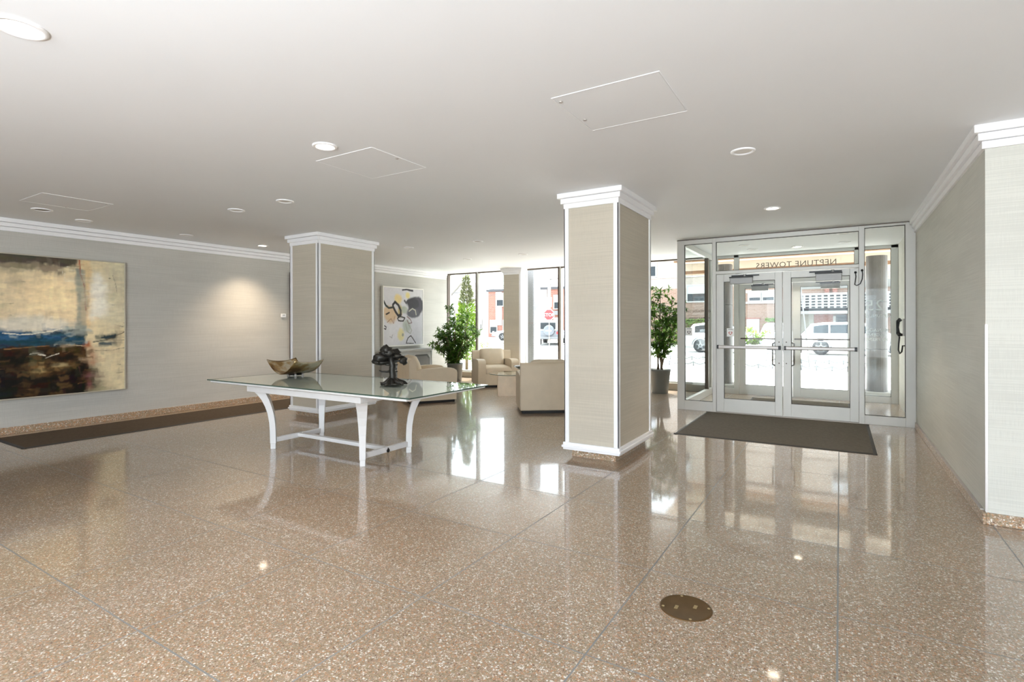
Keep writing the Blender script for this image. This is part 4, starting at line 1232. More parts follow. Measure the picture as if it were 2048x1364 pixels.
plant('potted_plant', 'bushy green leafy plant in a dark pot beside the far window', (-8.10, 10.42, 0), (0.20, 0.16, 0.44),
      [((-0.30, -0.2, 0), 0.75, 12, 0.05, 0.36), ((-0.15, 0.05, 0), 1.0, 15, 0.05, 0.36), ((0.05, -0.05, 0), 1.38, 20, 0.05, 0.38), ((0.3, 0.05, 0), 1.1, 16, 0.05, 0.38), ((0.5, 0.15, 0), 0.75, 12, 0.05, 0.36), ((-0.05, -0.25, 0), 0.7, 12, 0.05, 0.38), ((0.2, -0.15, 0), 1.0, 15, 0.05, 0.38), ((0.42, 0.3, 0), 0.9, 12, 0.1, 0.34), ((-0.42, -0.28, 0), 0.55, 12, 0.2, 0.34), ((-0.36, -0.1, 0), 0.8, 12, 0.2, 0.34), ((-0.2, -0.3, 0), 0.4, 10, 0.2, 0.36), ((0.3, -0.2, 0), 0.4, 10, 0.2, 0.36)],
      'leaf_dark', 3, 0.115, tw=26)
plant('potted_plant', 'tall slender stemmed green tree in a grey pot between column and entrance screen', (-3.09, 10.66, 0), (0.215, 0.155, 0.485),
      [((-0.12, 0.0, 0), 1.52, 20, 0.16, 0.36), ((0.08, -0.06, 0), 1.66, 24, 0.18, 0.38), ((0.22, 0.08, 0), 1.42, 20, 0.2, 0.38), ((0.02, 0.12, 0), 1.3, 18, 0.2, 0.38), ((0.30, 0.05, 0), 1.05, 16, 0.25, 0.36), ((-0.26, -0.05, 0), 1.2, 14, 0.25, 0.32)],
      'leaf_dark', 8, 0.11, tw=24)

# ---- recessed downlights
def downlight(x, y, kind, label, r=0.092, z=H):
    t = thing('downlight', (x, y, z), label, 'ceiling light', 'recessed ceiling downlights')
    MB().lathe([(r, 0), (r, -0.006), (r - 0.008, -0.011), (r - 0.024, -0.010), (r - 0.028, -0.001)], (x, y, z), 40, caps=False).build('trim_ring', M['white'], t)
    lens = {'on': 'lens_on', 'off': 'lens_off', 'dark': 'lens_dark', 'dim': 'lens_dim'}[kind]
    MB().lathe([(0.001, -0.004), (r - 0.032, -0.0035), (r - 0.027, -0.002)], (x, y, z), 32, caps=False).build('lens', M[lens], t)
    return t
def lamp(x, y, energy, col=(1, 0.80, 0.58), z=H - 0.02, size=100, blend=0.6):
    l = bpy.data.lights.new('downlight_lamp', 'SPOT')
    l.energy = energy; l.color = col; l.spot_size = R(size); l.spot_blend = blend; l.shadow_soft_size = 0.05
    o = bpy.data.objects.new('downlight_lamp', l); COL.objects.link(o); o.location = (x, y, z)
    return o
DL = [(-3.19, 0.88, 'dim', 'wide downlight closest to the viewer, near the upper left of the ceiling', 0.105),
      (-3.337, 2.693, 'on', 'lit warm downlight beside the square ceiling access panel', 0.092),
      (-0.648, 4.518, 'off', 'unlit downlight alone on the ceiling near the pale wall and access panel', 0.092),
      (-5.191, 3.654, 'off', 'unlit downlight above the long table, towards the viewer of the pair', 0.092),
      (-6.081, 3.634, 'off', 'unlit downlight above the long table, nearer the grey wall of the pair', 0.092),
      (-7.978, 2.403, 'dark', 'downlight with a bare brown reflector beside the far access panel', 0.1),
      (-8.357, 2.944, 'off', 'unlit downlight close to the crown moulding, just past the brown reflector', 0.092),
      (-8.403, 4.239, 'off', 'unlit downlight near the crown moulding midway along the bare grey wall', 0.092),
      (-8.422, 5.493, 'on', 'lit warm downlight washing the grey wall beside the wide column', 0.092),
      (-5.024, 7.078, 'dark', 'dark lensed downlight above the lounge between the two columns', 0.092),  # lens takes the brown reflector colour
      (-6.481, 7.014, 'off', 'unlit downlight just beyond the wide papered column', 0.092),
      (-0.673, 6.925, 'on', 'lit warm downlight in front of the entrance doors above the doormat', 0.092),
      (-5.217, 8.852, 'off', 'small unlit downlight above the round coffee table', 0.092),
      (-6.587, 8.903, 'off', 'small unlit downlight above the lounge towards the abstract painting', 0.092),
      (-1.40, 9.90, 'off', 'unlit vestibule downlight over the stickered door side, nearer the lobby', 0.092),
      (-1.35, 10.52, 'off', 'unlit vestibule downlight over the stickered door side, nearer the street', 0.092),
      (-0.64, 10.60, 'on', 'lit downlight in the middle of the vestibule ceiling', 0.092),
      (0.05, 9.41, 'off', 'unlit vestibule downlight beside the intercom wall, nearer the lobby', 0.092),
      (0.07, 10.45, 'off', 'unlit vestibule downlight beside the intercom wall, nearer the street', 0.092)]
for x, y, k, lab, r in DL:
    downlight(x, y, k, lab, r)
lamp(-3.337, 2.693, 22); lamp(-8.422, 5.493, 75, size=108, blend=0.9); lamp(-8.357, 2.944, 16, (1, 0.86, 0.68), size=100, blend=0.9); lamp(-0.673, 6.925, 40); lamp(-0.64, 10.6, 40)
lamp(-3.19, 0.88, 30, (1, 0.95, 0.88))

# ---- ceiling access panels: door proud by a hair inside a recessed joint
def access_panel(x0, x1, y0, y1, label, lock):
    t = thing('access_panel', ((x0 + x1) / 2, (y0 + y1) / 2, H), label, 'ceiling panel', 'square ceiling access panels')
    MB().box(x0 + 0.003, x1 - 0.003, y0 + 0.003, y1 - 0.003, H - 0.0026, H - 0.0005).build('hatch', M['ceiling'], t)
    e = MB()
    for a, b, c, d in ((x0 - 0.004, x1 + 0.004, y0 - 0.004, y0), (x0 - 0.004, x1 + 0.004, y1, y1 + 0.004), (x0 - 0.004, x0, y0, y1), (x1, x1 + 0.004, y0, y1)):
        e.box(a, b, c, d, H - 0.0036, H - 0.0003)
    e.build('frame_lip', M['white'], t)
    for lx, ly in lock:
        MB().lathe([(0.012, -0.007), (0.013, -0.005), (0.013, 0)], (lx, ly, H - 0.001), 14).build('cam_lock', M['steel'], t)
    return t
access_panel(-1.475, -0.828, 2.85, 3.47, 'square access panel in the ceiling above the brass floor plate side', [(-1.44, 3.26), (-1.45, 2.92)])
access_panel(-3.70, -3.055, 2.90, 3.52, 'square access panel in the ceiling beside the lit downlight', [(-3.08, 3.2)])
access_panel(-7.60, -6.96, 2.10, 2.72, 'square access panel in the ceiling near the large square painting', [(-7.56, 2.5), (-7.0, 2.68)])

# ---- brass floor outlet plate
fp = thing('floor_plate', (-0.643, 2.650, 0), 'round brass floor outlet cover set into the terrazzo', 'floor plate')
MB().lathe([(0.124, 0.0), (0.122, 0.003), (0.116, 0.004), (0.114, 0.0035), (0.001, 0.0035)], (-0.643, 2.650, 0), 56, caps=False).build('cover_disc', M['brass'], fp)
for a in (24, 114, 204, 294):
    MB().lathe([(0.007, 0.0035), (0.006, 0.005), (0.001, 0.0055)], (-0.643 + 0.108 * math.cos(R(a)), 2.65 + 0.108 * math.sin(R(a)), 0), 12, caps=False).build('screw', M['brass_bright'], fp)
for s in (-1, 1):
    u = Vector((0.86, 0.51, 0)) * 0.046 * s
    m = MB().box(-0.008, 0.008, -0.016, 0.016, 0.0035, 0.005)
    m.v = [(-0.643 + u.x + x, 2.65 + u.y + y, z) for x, y, z in m.v]
    m.build('socket_flap', M['brass_bright'], fp)

# ---- intercom handset on the vestibule wall, heart stickers
ic = thing('intercom_phone', (RX, 10.05, 1.2), 'chrome and black intercom handset with hanging cord in the vestibule', 'telephone')
MB().box(RX - 0.012, RX, 9.80, 10.10, 0.95, 1.50).build('wall_plate', M['steel'], ic, bevel=0.003)
MB().box(RX - 0.045, RX - 0.012, 9.98, 10.07, 1.20, 1.46).build('cradle', M['steel'], ic, bevel=0.006)
hs = MB().tube([(RX - 0.07, 10.03, 1.21), (RX - 0.10, 10.05, 1.24), (RX - 0.105, 10.05, 1.33), (RX - 0.10, 10.05, 1.42), (RX - 0.07, 10.03, 1.45)], [0.03, 0.028, 0.019, 0.028, 0.03], 12).build('handset', M['black'], ic)
MB().lathe([(0.03, 0), (0.034, 0.03)], (RX - 0.075, 10.035, 1.195), 14).build('mouthpiece', M['black'], hs)
MB().tube([(RX - 0.08, 10.04, 1.19), (RX - 0.09, 10.05, 1.08), (RX - 0.095, 10.05, 0.98), (RX - 0.08, 10.0, 0.93), (RX - 0.06, 9.96, 0.96), (RX - 0.05, 9.95, 1.05), (RX - 0.012, 9.94, 1.05)], 0.011, 8).build('cord', M['black'], ic)

def heart_sticker(x, z, y, m, label, w=0.105, h=0.13):
    t = thing('sticker', (x, y, z), label, 'sticker')
    MB().box(x - w / 2, x + w / 2, y - 0.0012, y, z - h / 2, z + h / 2).build('paper', M['sticker'], t)
    pts = []
    for k in range(24):
        a = 2 * math.pi * k / 24
        pts.append((x + 0.0021 * 16 * math.sin(a) ** 3 * 0.85, z - 0.012 + 0.0019 * (13 * math.cos(a) - 5 * math.cos(2 * a) - 2 * math.cos(3 * a) - math.cos(4 * a))))
    inner = [(x + (a - x) * 0.62, z - 0.01 + (b - z + 0.01) * 0.62) for a, b in pts]
    m2 = MB(); n = len(pts)
    m2.add([(a, y - 0.0016, b) for a, b in pts] + [(a, y - 0.0016, b) for a, b in inner], [(i, n + i, n + (i + 1) % n, (i + 1) % n) for i in range(n)])
    m2.build('heart_mark', m, t)
    MB().box(x - 0.035, x + 0.035, y - 0.0016, y - 0.0011, z + 0.043, z + 0.05).build('print_line', M['grey_dark'], t)
    return t
heart_sticker(-2.083, 1.265, FY + 0.028, M['ink'], 'white sticker with a dark heart on the narrow side pane')
heart_sticker(-1.452, 1.255, FY + 0.023, M['red'], 'white sticker with a red heart on the entrance door glass')

# ================================================================== OUTDOORS
g = struct('ground', (0, 30, -0.04), 'sunlit pale pavement and street outside the lobby', 'pavement')
box('plaza', M['concrete'], -60, 40, 11.55, 24.5, -0.24, -0.02, g)
box('kerb', M['stucco'], -60, 40, 24.5, 24.7, -0.24, -0.015, g, bevel=0.01)
box('road', M['asphalt'], -60, 40, 24.7, 33.5, -0.3, -0.06, g)
box('kerb', M['stucco'], -60, 40, 33.5, 33.7, -0.24, 0.03, g, bevel=0.01)
box('far_lawn', M['concrete'], -60, 40, 33.7, 90, -0.24, 0.02, g)
box('rear_ground', M['concrete'], -60, 40, -60, -5.4, -0.24, -0.05, g)
box('side_ground', M['concrete'], 5.5, 40, -5.4, 11.55, -0.24, -0.05, g)
box('side_ground', M['concrete'], -60, -9.4, -5.4, 11.55, -0.24, -0.05, g)

# ---- entrance canopy on granite columns
cp = struct('canopy', (-0.7, 13.2, 2.7), 'peach painted entrance canopy outside the vestibule', 'canopy')
box('soffit', M['canopy'], -3.4, 2.6, 11.62, 14.6, 2.90, 3.15, cp)
box('beam', M['canopy_dark'], -3.4, 2.6, 12.9, 13.05, 2.86, 2.90, cp)
box('front_beam', M['canopy'], -3.4, 2.6, 13.7, 14.0, 2.72, 2.90, cp)
box('lower_beam', M['canopy_dark'], -3.4, 2.6, 13.72, 13.98, 2.64, 2.72, cp)
def gran_col(x0, x1, y0, y1, z1, label, m='granite', joints=(1.32,)):
    c = struct('stone_column', ((x0 + x1) / 2, (y0 + y1) / 2, -0.02), label, 'column')
    cx, cy = (x0 + x1) / 2, (y0 + y1) / 2
    zs = [0.09] + list(joints) + [z1]
    for a, b in zip(zs[:-1], zs[1:]):
        MB().prism(rrect(x1 - x0, y1 - y0, min(x1 - x0, y1 - y0) * (0.45 if m == 'granite' else 0.08), 6, cx, cy), 'z', a + 0.003, b - 0.003).build('stone_drum', M[m], c)
    MB().box(x0 - 0.1, x1 + 0.12, y0 - 0.12, y1 + 0.12, -0.02, 0.09).build('base_kerb', M['stucco'], c)
    return c
gran_col(0.43, 0.775, 12.2, 12.6, 2.69, 'rounded grey granite column seen through the lettered side pane', joints=(0.9, 1.8))
gran_col(-2.32, -2.0, 12.2, 12.6, 2.69, 'rounded grey granite column seen behind the red heart sticker', joints=(0.9, 1.8))
gran_col(-7.25, -6.76, 12.0, 12.4, 2.95, 'square pale speckled stone pillar outside the lounge window', 'granite_pale', joints=(0.2, 1.42))

# ---- outdoor planter
plant('potted_shrub', 'light grey outdoor planter with a bright green shrub seen through the entrance doors', (-2.42, 19.3, -0.02), (0.40, 0.29, 0.72),
      [((-0.3, 0, 0), 0.42, 8, 0.0, 0.36), ((0.3, 0, 0), 0.42, 8, 0.0, 0.36), ((0, 0.1, 0), 0.55, 9, 0.0, 0.38), ((-0.1, -0.2, 0), 0.5, 8, 0.0, 0.36)], 'leaf_bright', 21, 0.16, potmat='pot_grey', cat='planter', tw=12)

# ---- conifer and low shrubs outside the lounge window
rn = random.Random(31)
cf = thing('conifer', (-9.66, 13.0, -0.02), 'tall pointed conifer outside the lounge window behind the bushy potted plant', 'tree')
MB().tube([(-9.66, 13.0, -0.02), (-9.63, 13.0, 1.4), (-9.66, 13.0, 2.75)], [0.05, 0.03, 0.006], 7).build('trunk', M['bark'], cf)
top = MB(); low = MB()
for k in range(3200):
    u = rn.random() ** 0.75
    z = 2.85 - 2.55 * u
    r = 0.05 + 0.42 * u ** 0.9
    a = rn.uniform(0, 2 * math.pi); q = math.sqrt(rn.random()) * r
    P = Vector((-9.66 + q * math.cos(a), 13.0 + q * math.sin(a), z))
    leaf(low if z < 2.0 else top, P, Vector((math.cos(a) * 0.7, math.sin(a) * 0.7, rn.uniform(0.2, 1.2))), Vector((rn.uniform(-1, 1), rn.uniform(-1, 1), 0.6)), rn.uniform(0.08, 0.14), rn.uniform(0.03, 0.05))
low.build('foliage', M['leaf_bright'], cf)['kind'] = 'stuff'
o = top.build('foliage', M['leaf_pale'], cf, label='paler tip'); o['kind'] = 'stuff'  # upper leaves use a paler green
def shrub(x, y, rx, h, n, m, label, seed, L=0.09):
    rn = random.Random(seed)
    t = thing('shrub', (x, y, -0.02), label, 'shrub')
    mb = MB(); st = MB()
    for k in range(6):
        a = rn.uniform(0, 6.28)
        st.tube([(x, y, -0.02), (x + 0.4 * rx * math.cos(a), y + 0.4 * rx * math.sin(a), h * 0.7)], [0.012, 0.005], 5)
    for k in range(n):
        a = rn.uniform(0, 2 * math.pi); q = math.sqrt(rn.random()); z = rn.uniform(0.05, 1)
        rr_ = rx * q * math.sqrt(max(0.05, 1 - (z - 0.3) ** 2 / 0.55))
        P = Vector((x + rr_ * math.cos(a), y + rr_ * math.sin(a), z * h))
        leaf(mb, P, Vector((math.cos(a), math.sin(a), rn.uniform(-0.1, 1))), Vector((rn.uniform(-.6, .6), rn.uniform(-.6, .6), 1)), L * rn.uniform(0.7, 1.2), L * 0.4)
    st.build('stem', M['bark'], t)
    mb.build('foliage', M[m], t)['kind'] = 'stuff'
    return t
shrub(-8.72, 12.5, 0.36, 0.85, 600, 'leaf_bright', 'low bright green shrub outside the window at the foot of the conifer', 41)
shrub(-7.95, 13.0, 0.40, 0.62, 450, 'leaf_bright', 'small round green shrub outside the window behind the facing club chair', 42)

# ---- scalloped wire edging in the plaza
def edging(x0, x1, y, h, pitch, label):
    t = thing('wire_edging', ((x0 + x1) / 2, y, -0.02), label, 'edging')
    n = int((x1 - x0) / pitch)
    for k in range(n + 1):
        MB().tube([(x0 + k * pitch, y, -0.02), (x0 + k * pitch, y, h + 0.025)], [0.026, 0.022], 6).build('peg', M['grey_dark'], t)
    for k in range(n):
        a = x0 + k * pitch
        MB().tube([(a + pitch * i / 6, y, h - 0.075 * math.sin(math.pi * i / 6)) for i in range(7)], 0.022, 6).build('sagging_wire', M['grey_dark'], t)
    return t
edging(-5.0, 0.9, 18.4, 0.12, 0.40, 'low scalloped wire edging in the paving, nearer the entrance')
edging(-6.2, 1.1, 21.4, 0.12, 0.42, 'low scalloped wire edging in the paving, nearer the street')

# ---- leaning pole
lp = thing('leaning_pole', (-0.83, 19.3, -0.02), 'thin grey pole leaning across the view through the corded door', 'pole')
MB().tube([(-0.81, 19.0, -0.02), (-0.92, 19.0, 1.2), (-1.06, 19.0, 2.62)], 0.018, 8).build('shaft', M['grey_dark'], lp)
MB().lathe([(0.03, 0), (0.03, 0.05), (0.018, 0.06)], (-0.81, 19.0, -0.02), 10).build('foot', M['black'], lp)

# ---- vehicles
def wheel(t, x, y, z, r, w, s):
    wh = MB().lathe([(r * 0.62, -w / 2), (r * 0.93, -w / 2), (r, -w / 2 + 0.03), (r, w / 2 - 0.03), (r * 0.93, w / 2), (r * 0.62, w / 2)], (0, 0, 0), 28)
    wh.v = [(x + a, y + c, z + b) for a, b, c in wh.v]
    o = wh.build('wheel', M['tyre'], t, local=True)
    rm = MB().lathe([(0.001, 0.0), (r * 0.2, 0.012), (r * 0.6, 0.0), (r * 0.64, 0.012), (r * 0.64, -0.02)], (0, 0, 0), 20, caps=False)
    rm.v = [(x + a, y + s * (w / 2 - 0.01 + c), z + b) for a, b, c in rm.v]
    rm.build('rim', M['rim'], o, local=True)
    for k in range(5):
        a = 2 * math.pi * k / 5
        c, s_ = math.cos(a), math.sin(a)
        m = MB().box(-0.03, 0.03, -0.008, 0.008, r * 0.15, r * 0.6)
        m.v = [(x + c * u - s_ * v, y + s * (w / 2 + 0.004) + q, z + s_ * u + c * v) for u, q, v in m.v]
        m.build('spoke', M['grey_dark'], o, local=True)
def car(loc, rz, label, paint, kind='suv', L=4.7, W=1.86):
    t = thing('car', loc, label, 'car', 'parked cars on the street', rz=rz)
    hl = L / 2
    if kind == 'suv':
        Ht, belt, rw = 1.68, 1.02, 0.36
        st = [(-hl, .55, .78, .80), (-hl + .06, .36, .98, .88), (-hl + .35, .28, 1.02, .93), (-hl + 1.2, .24, 1.03, .95), (0, .24, 1.01, .95), (hl - 1.5, .24, 1.02, .94), (hl - 0.9, .26, .98, .92), (hl - .25, .32, .86, .84), (hl - .03, .42, .72, .72), (hl, .5, .62, .66)]
        gh = [(-hl + .08, .96, .98), (-hl + .45, .96, 1.44), (-hl + 1.0, .98, 1.51), (-.1, 1.0, 1.52), (hl - 2.1, 1.0, 1.45), (hl - 1.25, 1.0, 1.02)]
    else:
        Ht, belt, rw = 1.45, .9, .33
        st = [(-hl, .5, .72, .76), (-hl + .08, .34, .90, .84), (-hl + .9, .26, .93, .90), (-.3, .22, .90, .92), (hl - 1.4, .22, .90, .91), (hl - .5, .28, .80, .85), (hl - .05, .4, .62, .70), (hl, .45, .56, .62)]
        gh = [(-hl + .55, .88, .90), (-hl + 1.35, .88, 1.38), (-hl + 1.9, .89, 1.44), (0.1, .89, 1.44), (hl - 1.75, .88, 1.25), (hl - 1.15, .88, .90)]
    rings = []
    for x, zb, zt, w in st:
        w *= W / 1.9
        rings.append([(x, -w * .88, zb), (x, -w, zb + .08), (x, -w, (zb + zt) / 2 + .05), (x, -w * .93, zt - .04), (x, -w * .8, zt), (x, w * .8, zt), (x, w * .93, zt - .04), (x, w, (zb + zt) / 2 + .05), (x, w, zb + .08), (x, w * .88, zb)])
    MB().loft(rings).build('body', M[paint], t, local=True)
    rings = []
    for x, zb, zt in gh:
        w0 = .88 * W / 2; w1 = w0 - max(0, (zt - zb)) * .26
        rings.append([(x, -w0, zb - .03), (x, -w1 - .02, zt - .05), (x, -w1 + .06, zt), (x, w1 - .06, zt), (x, w1 + .02, zt - .05), (x, w0, zb - .03)])
    MB().loft(rings).build('cabin', M[paint], t, local=True)
    # side windows: three panes per side, proud of the cabin by a few millimetres
    def roof(x):
        for (xa, _, za), (xb, _, zb_) in zip(gh[:-1], gh[1:]):
            if xa <= x <= xb:
                return za + (zb_ - za) * (x - xa) / (xb - xa)
        return gh[0][2]
    zb = gh[2][1] + .03
    if kind == 'suv':
        panes = [(-hl + .55, -hl + 1.15), (-hl + 1.22, -.22), (-.14, hl - 1.62)]
    else:
        panes = [(-hl + 1.05, -.35), (-.28, hl - 1.55)]
    for s in (-1, 1):
        for a, b in panes:
            pts = [(a, zb), (b, zb), (b, max(zb + .06, roof(b) - .11)), ((a + b) / 2, roof((a + b) / 2) - .11), (a, max(zb + .08, roof(a) - .12))]
            V = []
            for off in (0.012, 0.0):
                for x, z in pts:
                    w = .88 * W / 2 - (z - gh[2][1]) * .26
                    V.append((x, s * (w + off + .012), z))
            n = len(pts)
            fs = [tuple(range(n)), tuple(range(n, 2 * n))[::-1]] + [(i, (i + 1) % n, n + (i + 1) % n, n + i) for i in range(n)]
            MB().add(V, fs).build('side_window', M['dark_glass'], t, local=True)
    # windscreen and rear screen
    for (xa, za0, za1), (xb, zb0, zb1), nm in ((gh[-1], gh[-1], 'windscreen'), (gh[0], gh[0], 'rear_screen')):
        i0, i1 = (-1, -2) if nm == 'windscreen' else (0, 1)
        A, Bq = gh[i0], gh[i1]
        dx = .015 if nm == 'windscreen' else -.015
        w0 = .80 * W / 2; w1 = w0 - (Bq[2] - Bq[1]) * .24
        a_, b_ = .10, .9
        def lp_(u): return (A[0] + (Bq[0] - A[0]) * u + dx, A[2] + (Bq[2] - A[2]) * u + .012)
        (x0, z0), (x1, z1) = lp_(a_), lp_(b_)
        V = [(x0, -w0, z0), (x0, w0, z0), (x1, w1, z1), (x1, -w1, z1)]
        V += [(x - dx, y, z - .02) for x, y, z in V]
        MB().add(V, [(0, 1, 2, 3), (7, 6, 5, 4), (0, 4, 5, 1), (1, 5, 6, 2), (2, 6, 7, 3), (3, 7, 4, 0)]).build(nm, M['dark_glass'], t, local=True)
    for x in (-hl + .85, hl - .92):
        for s in (-1, 1):
            yw = s * (W / 2 - .11)
            wheel(t, x, yw, rw, rw, .22, s)
            m = MB(); n = 14
            prof = [(rw + .075) * 1.0, rw + .015]
            vs = []; fs = []
            for i in range(n + 1):
                a = math.pi * i / n
                for r_ in prof:
                    vs.append((x + r_ * math.cos(a), s * (W / 2 + .012), rw + r_ * math.sin(a)))
            for i in range(n):
                fs.append((2 * i, 2 * i + 1, 2 * i + 3, 2 * i + 2) if s > 0 else (2 * i, 2 * i + 2, 2 * i + 3, 2 * i + 1))
            m.add(vs, fs).build('wheel_arch', M['grey_dark'], t, local=True)
    for s in (-1, 1):
        MB().box(-hl - .005, -hl + .12, s * .58 - .1, s * .58 + .1, .74, .9).build('tail_light', M['sign_red'], t, local=True, bevel=.02)
        MB().box(hl - .18, hl - .04, s * .56 - .13, s * .56 + .13, .66, .78).build('head_light', M['rim'], t, local=True, bevel=.03)
        MB().box(hl - 1.55, hl - 1.38, s * (W / 2 + .02) - .07, s * (W / 2 + .02) + .07, belt + .03, belt + .15).build('door_mirror', M[paint], t, local=True, bevel=.03)
        MB().box(-hl + 1.0, hl - 1.1, s * (W / 2 - .03) - .01, s * (W / 2 - .03) + .012, .22, .30).build('sill_trim', M['grey_dark'], t, local=True)
    for nm, xx in (('bumper', hl - .05), ('bumper', -hl + .0)):
        MB().box(xx - .06, xx + .06, -W * .40, W * .40, .34, .5).build(nm, M['grey_dark'], t, local=True, bevel=.03)
    return t
ZG = -0.055
car((0.75, 29.2, ZG), 0, 'white sport utility car parked on the street, seen through the corded door', 'car_white', 'suv')
car((-4.75, 28.7, ZG), 0, 'white hatchback parked on the street, its rear wheel seen past the dark heart sticker', 'car_white', 'suv', 4.2, 1.8)
car((-3.0, 34.2, 0.02), R(90), 'white car parked nose-in across the street with red tail lights', 'car_silver', 'sedan', 4.5, 1.8)
car((-23.8, 39.4, 0.02), R(212), 'silver car far up the street at the edge of the window pier', 'car_silver', 'sedan', 4.4, 1.8)
def jeep(loc, rz, label):
    t = thing('jeep', loc, label, 'car', rz=rz)
    MB().box(-1.9, 1.9, -.78, .78, .42, 1.02).build('body', M['car_grey'], t, local=True, bevel=.07)
    MB().loft([[(-1.88, -.74, 1.0), (-1.88, .74, 1.0), (.45, .74, 1.0), (.45, -.74, 1.0)], [(-1.82, -.68, 1.72), (-1.82, .68, 1.72), (.15, .68, 1.72), (.15, -.68, 1.72)]], smooth=False).build('hard_top', M['stucco'], t, local=True, bevel=.04)
    MB().box(-1.895, -1.84, -.52, .52, 1.12, 1.56).build('rear_screen', M['dark_glass'], t, local=True, bevel=.02)
    for s in (-1, 1):
        MB().box(-1.6, -.5, s * .722 - .02, s * .722 + .02, 1.1, 1.58).build('side_window', M['dark_glass'], t, local=True)
        MB().box(-.4, .2, s * .73 - .02, s * .73 + .02, 1.1, 1.54).build('side_window', M['dark_glass'], t, local=True)
        MB().box(-1.94, -1.88, s * .66 - .06, s * .66 + .06, .78, .95).build('tail_light', M['sign_red'], t, local=True)
        for x in (-1.2, 1.25):
            wheel(t, x, s * .74, .38, .38, .26, s)
            MB().box(x - .5, x + .5, s * .82 - .1, s * .82 + .1, .80, .86).build('fender', M['grey_dark'], t, local=True, bevel=.02)
    MB().box(-2.06, -1.9, -.8, .8, .44, .62).build('bumper', M['grey_dark'], t, local=True, bevel=.03)
    w = MB().lathe([(.001, -.13), (.30, -.13), (.37, -.09), (.38, 0), (.37, .09), (.001, .09)], (0, 0, 0), 28)
    w.v = [(-2.05 + c, a - .1, 1.02 + b) for a, b, c in w.v]
    w.build('spare_wheel', M['car_grey'], t, local=True, label='covered spare wheel on the tailgate')
    m = MB().lathe([(.001, .0), (.2, .0), (.23, .02)], (0, 0, 0), 24, caps=False)
    m.v = [(-2.19 - c, a - .1, 1.02 + b) for a, b, c in m.v]
    m.build('spare_cover', M['car_grey'], t, local=True)
    MB().box(-2.215, -2.195, -.32, .12, .96, 1.06).build('cover_print', M['rim'], t, local=True)
    return t
jeep((-17.6, 34.0, ZG), R(108), 'dark grey boxy off-road car with a spare wheel on its back, outside the lounge window')

# ---- apartment building across the street
def win(parent, x0, x1, y, z0, z1, cols=1, blind=True, frame='stucco'):
    """window set into a wall facing -Y: reveal frame, glass and meeting rails"""
    f = MB()
    fw = 0.09
    f.box(x0 - fw, x1 + fw, y - 0.07, y + 0.02, z0 - fw, z0); f.box(x0 - fw, x1 + fw, y - 0.07, y + 0.02, z1, z1 + fw)
    f.box(x0 - fw, x0, y - 0.07, y + 0.02, z0, z1); f.box(x1, x1 + fw, y - 0.07, y + 0.02, z0, z1)
    for k in range(1, cols):
        xx = x0 + (x1 - x0) * k / cols
        f.box(xx - 0.03, xx + 0.03, y - 0.06, y + 0.02, z0, z1)
    f.box(x0, x1, y - 0.05, y + 0.02, (z0 + z1) / 2 - 0.025, (z0 + z1) / 2 + 0.025)
    w = f.build('window', M[frame], parent)
    MB().box(x0, x1, y - 0.02, y - 0.005, z0, z1).build('pane', M['dark_glass'], w)
    if blind:
        MB().box(x0, x1, y - 0.03, y - 0.021, (z0 + z1) / 2, z1).build('blind', M['blind'], w)
    return w
bl = thing('apartment_building', (-5, 38.5, 0), 'tan brick apartment building across the street with a perforated white balcony', 'building')
BYf = 38.0
MB().box(-16.5, 12, BYf, BYf + 9, 0, 3.9).build('lower_wall', M['brick_tan'], bl)
MB().box(-16.5, 12, BYf + 0.01, BYf + 9, 3.9, 10.5).build('upper_wall', M['brick_pale'], bl)
MB().box(-16.5, -2.3, BYf - 0.05, BYf + 0.01, 4.66, 4.74).build('belt_course', M['stucco'], bl)
MB().box(-16.7, 12.2, BYf - 0.3, BYf + 9.2, 10.5, 10.8).build('roof_edge', M['roof'], bl)
win(bl, -12.9, -11.3, BYf, 4.86, 6.3, 2)
win(bl, -9.05, -7.75, BYf, 2.97, 4.05, 1)
win(bl, -5.08, -4.42, BYf, 2.92, 3.36); win(bl, -4.27, -3.62, BYf, 2.92, 3.36)
MB().box(-5.3, -3.5, BYf - 0.10, BYf + 0.01, 2.72, 2.84).build('window_sill', M['stucco'], bl)
MB().box(-5.3, -3.5, BYf - 0.04, BYf + 0.01, 3.42, 3.6).build('window_lintel', M['stucco'], bl)
for x in (-14.6, -6.9, 2.4, 5.2, 8.0):
    win(bl, x, x + 1.3, BYf, 5.3, 6.6, 2)
for x in (-10.2, -3.6, -0.4):
    win(bl, x, x + 1.3, BYf, 7.6, 8.9, 2)
gd_ = MB().box(-5.25, -4.48, BYf - 0.03, BYf + 0.01, 0.02, 1.72).build('garage_door', M['stucco'], bl)
MB().box(-5.33, -4.40, BYf - 0.06, BYf + 0.01, 1.72, 1.80).build('door_lintel', M['brick_red'], gd_)
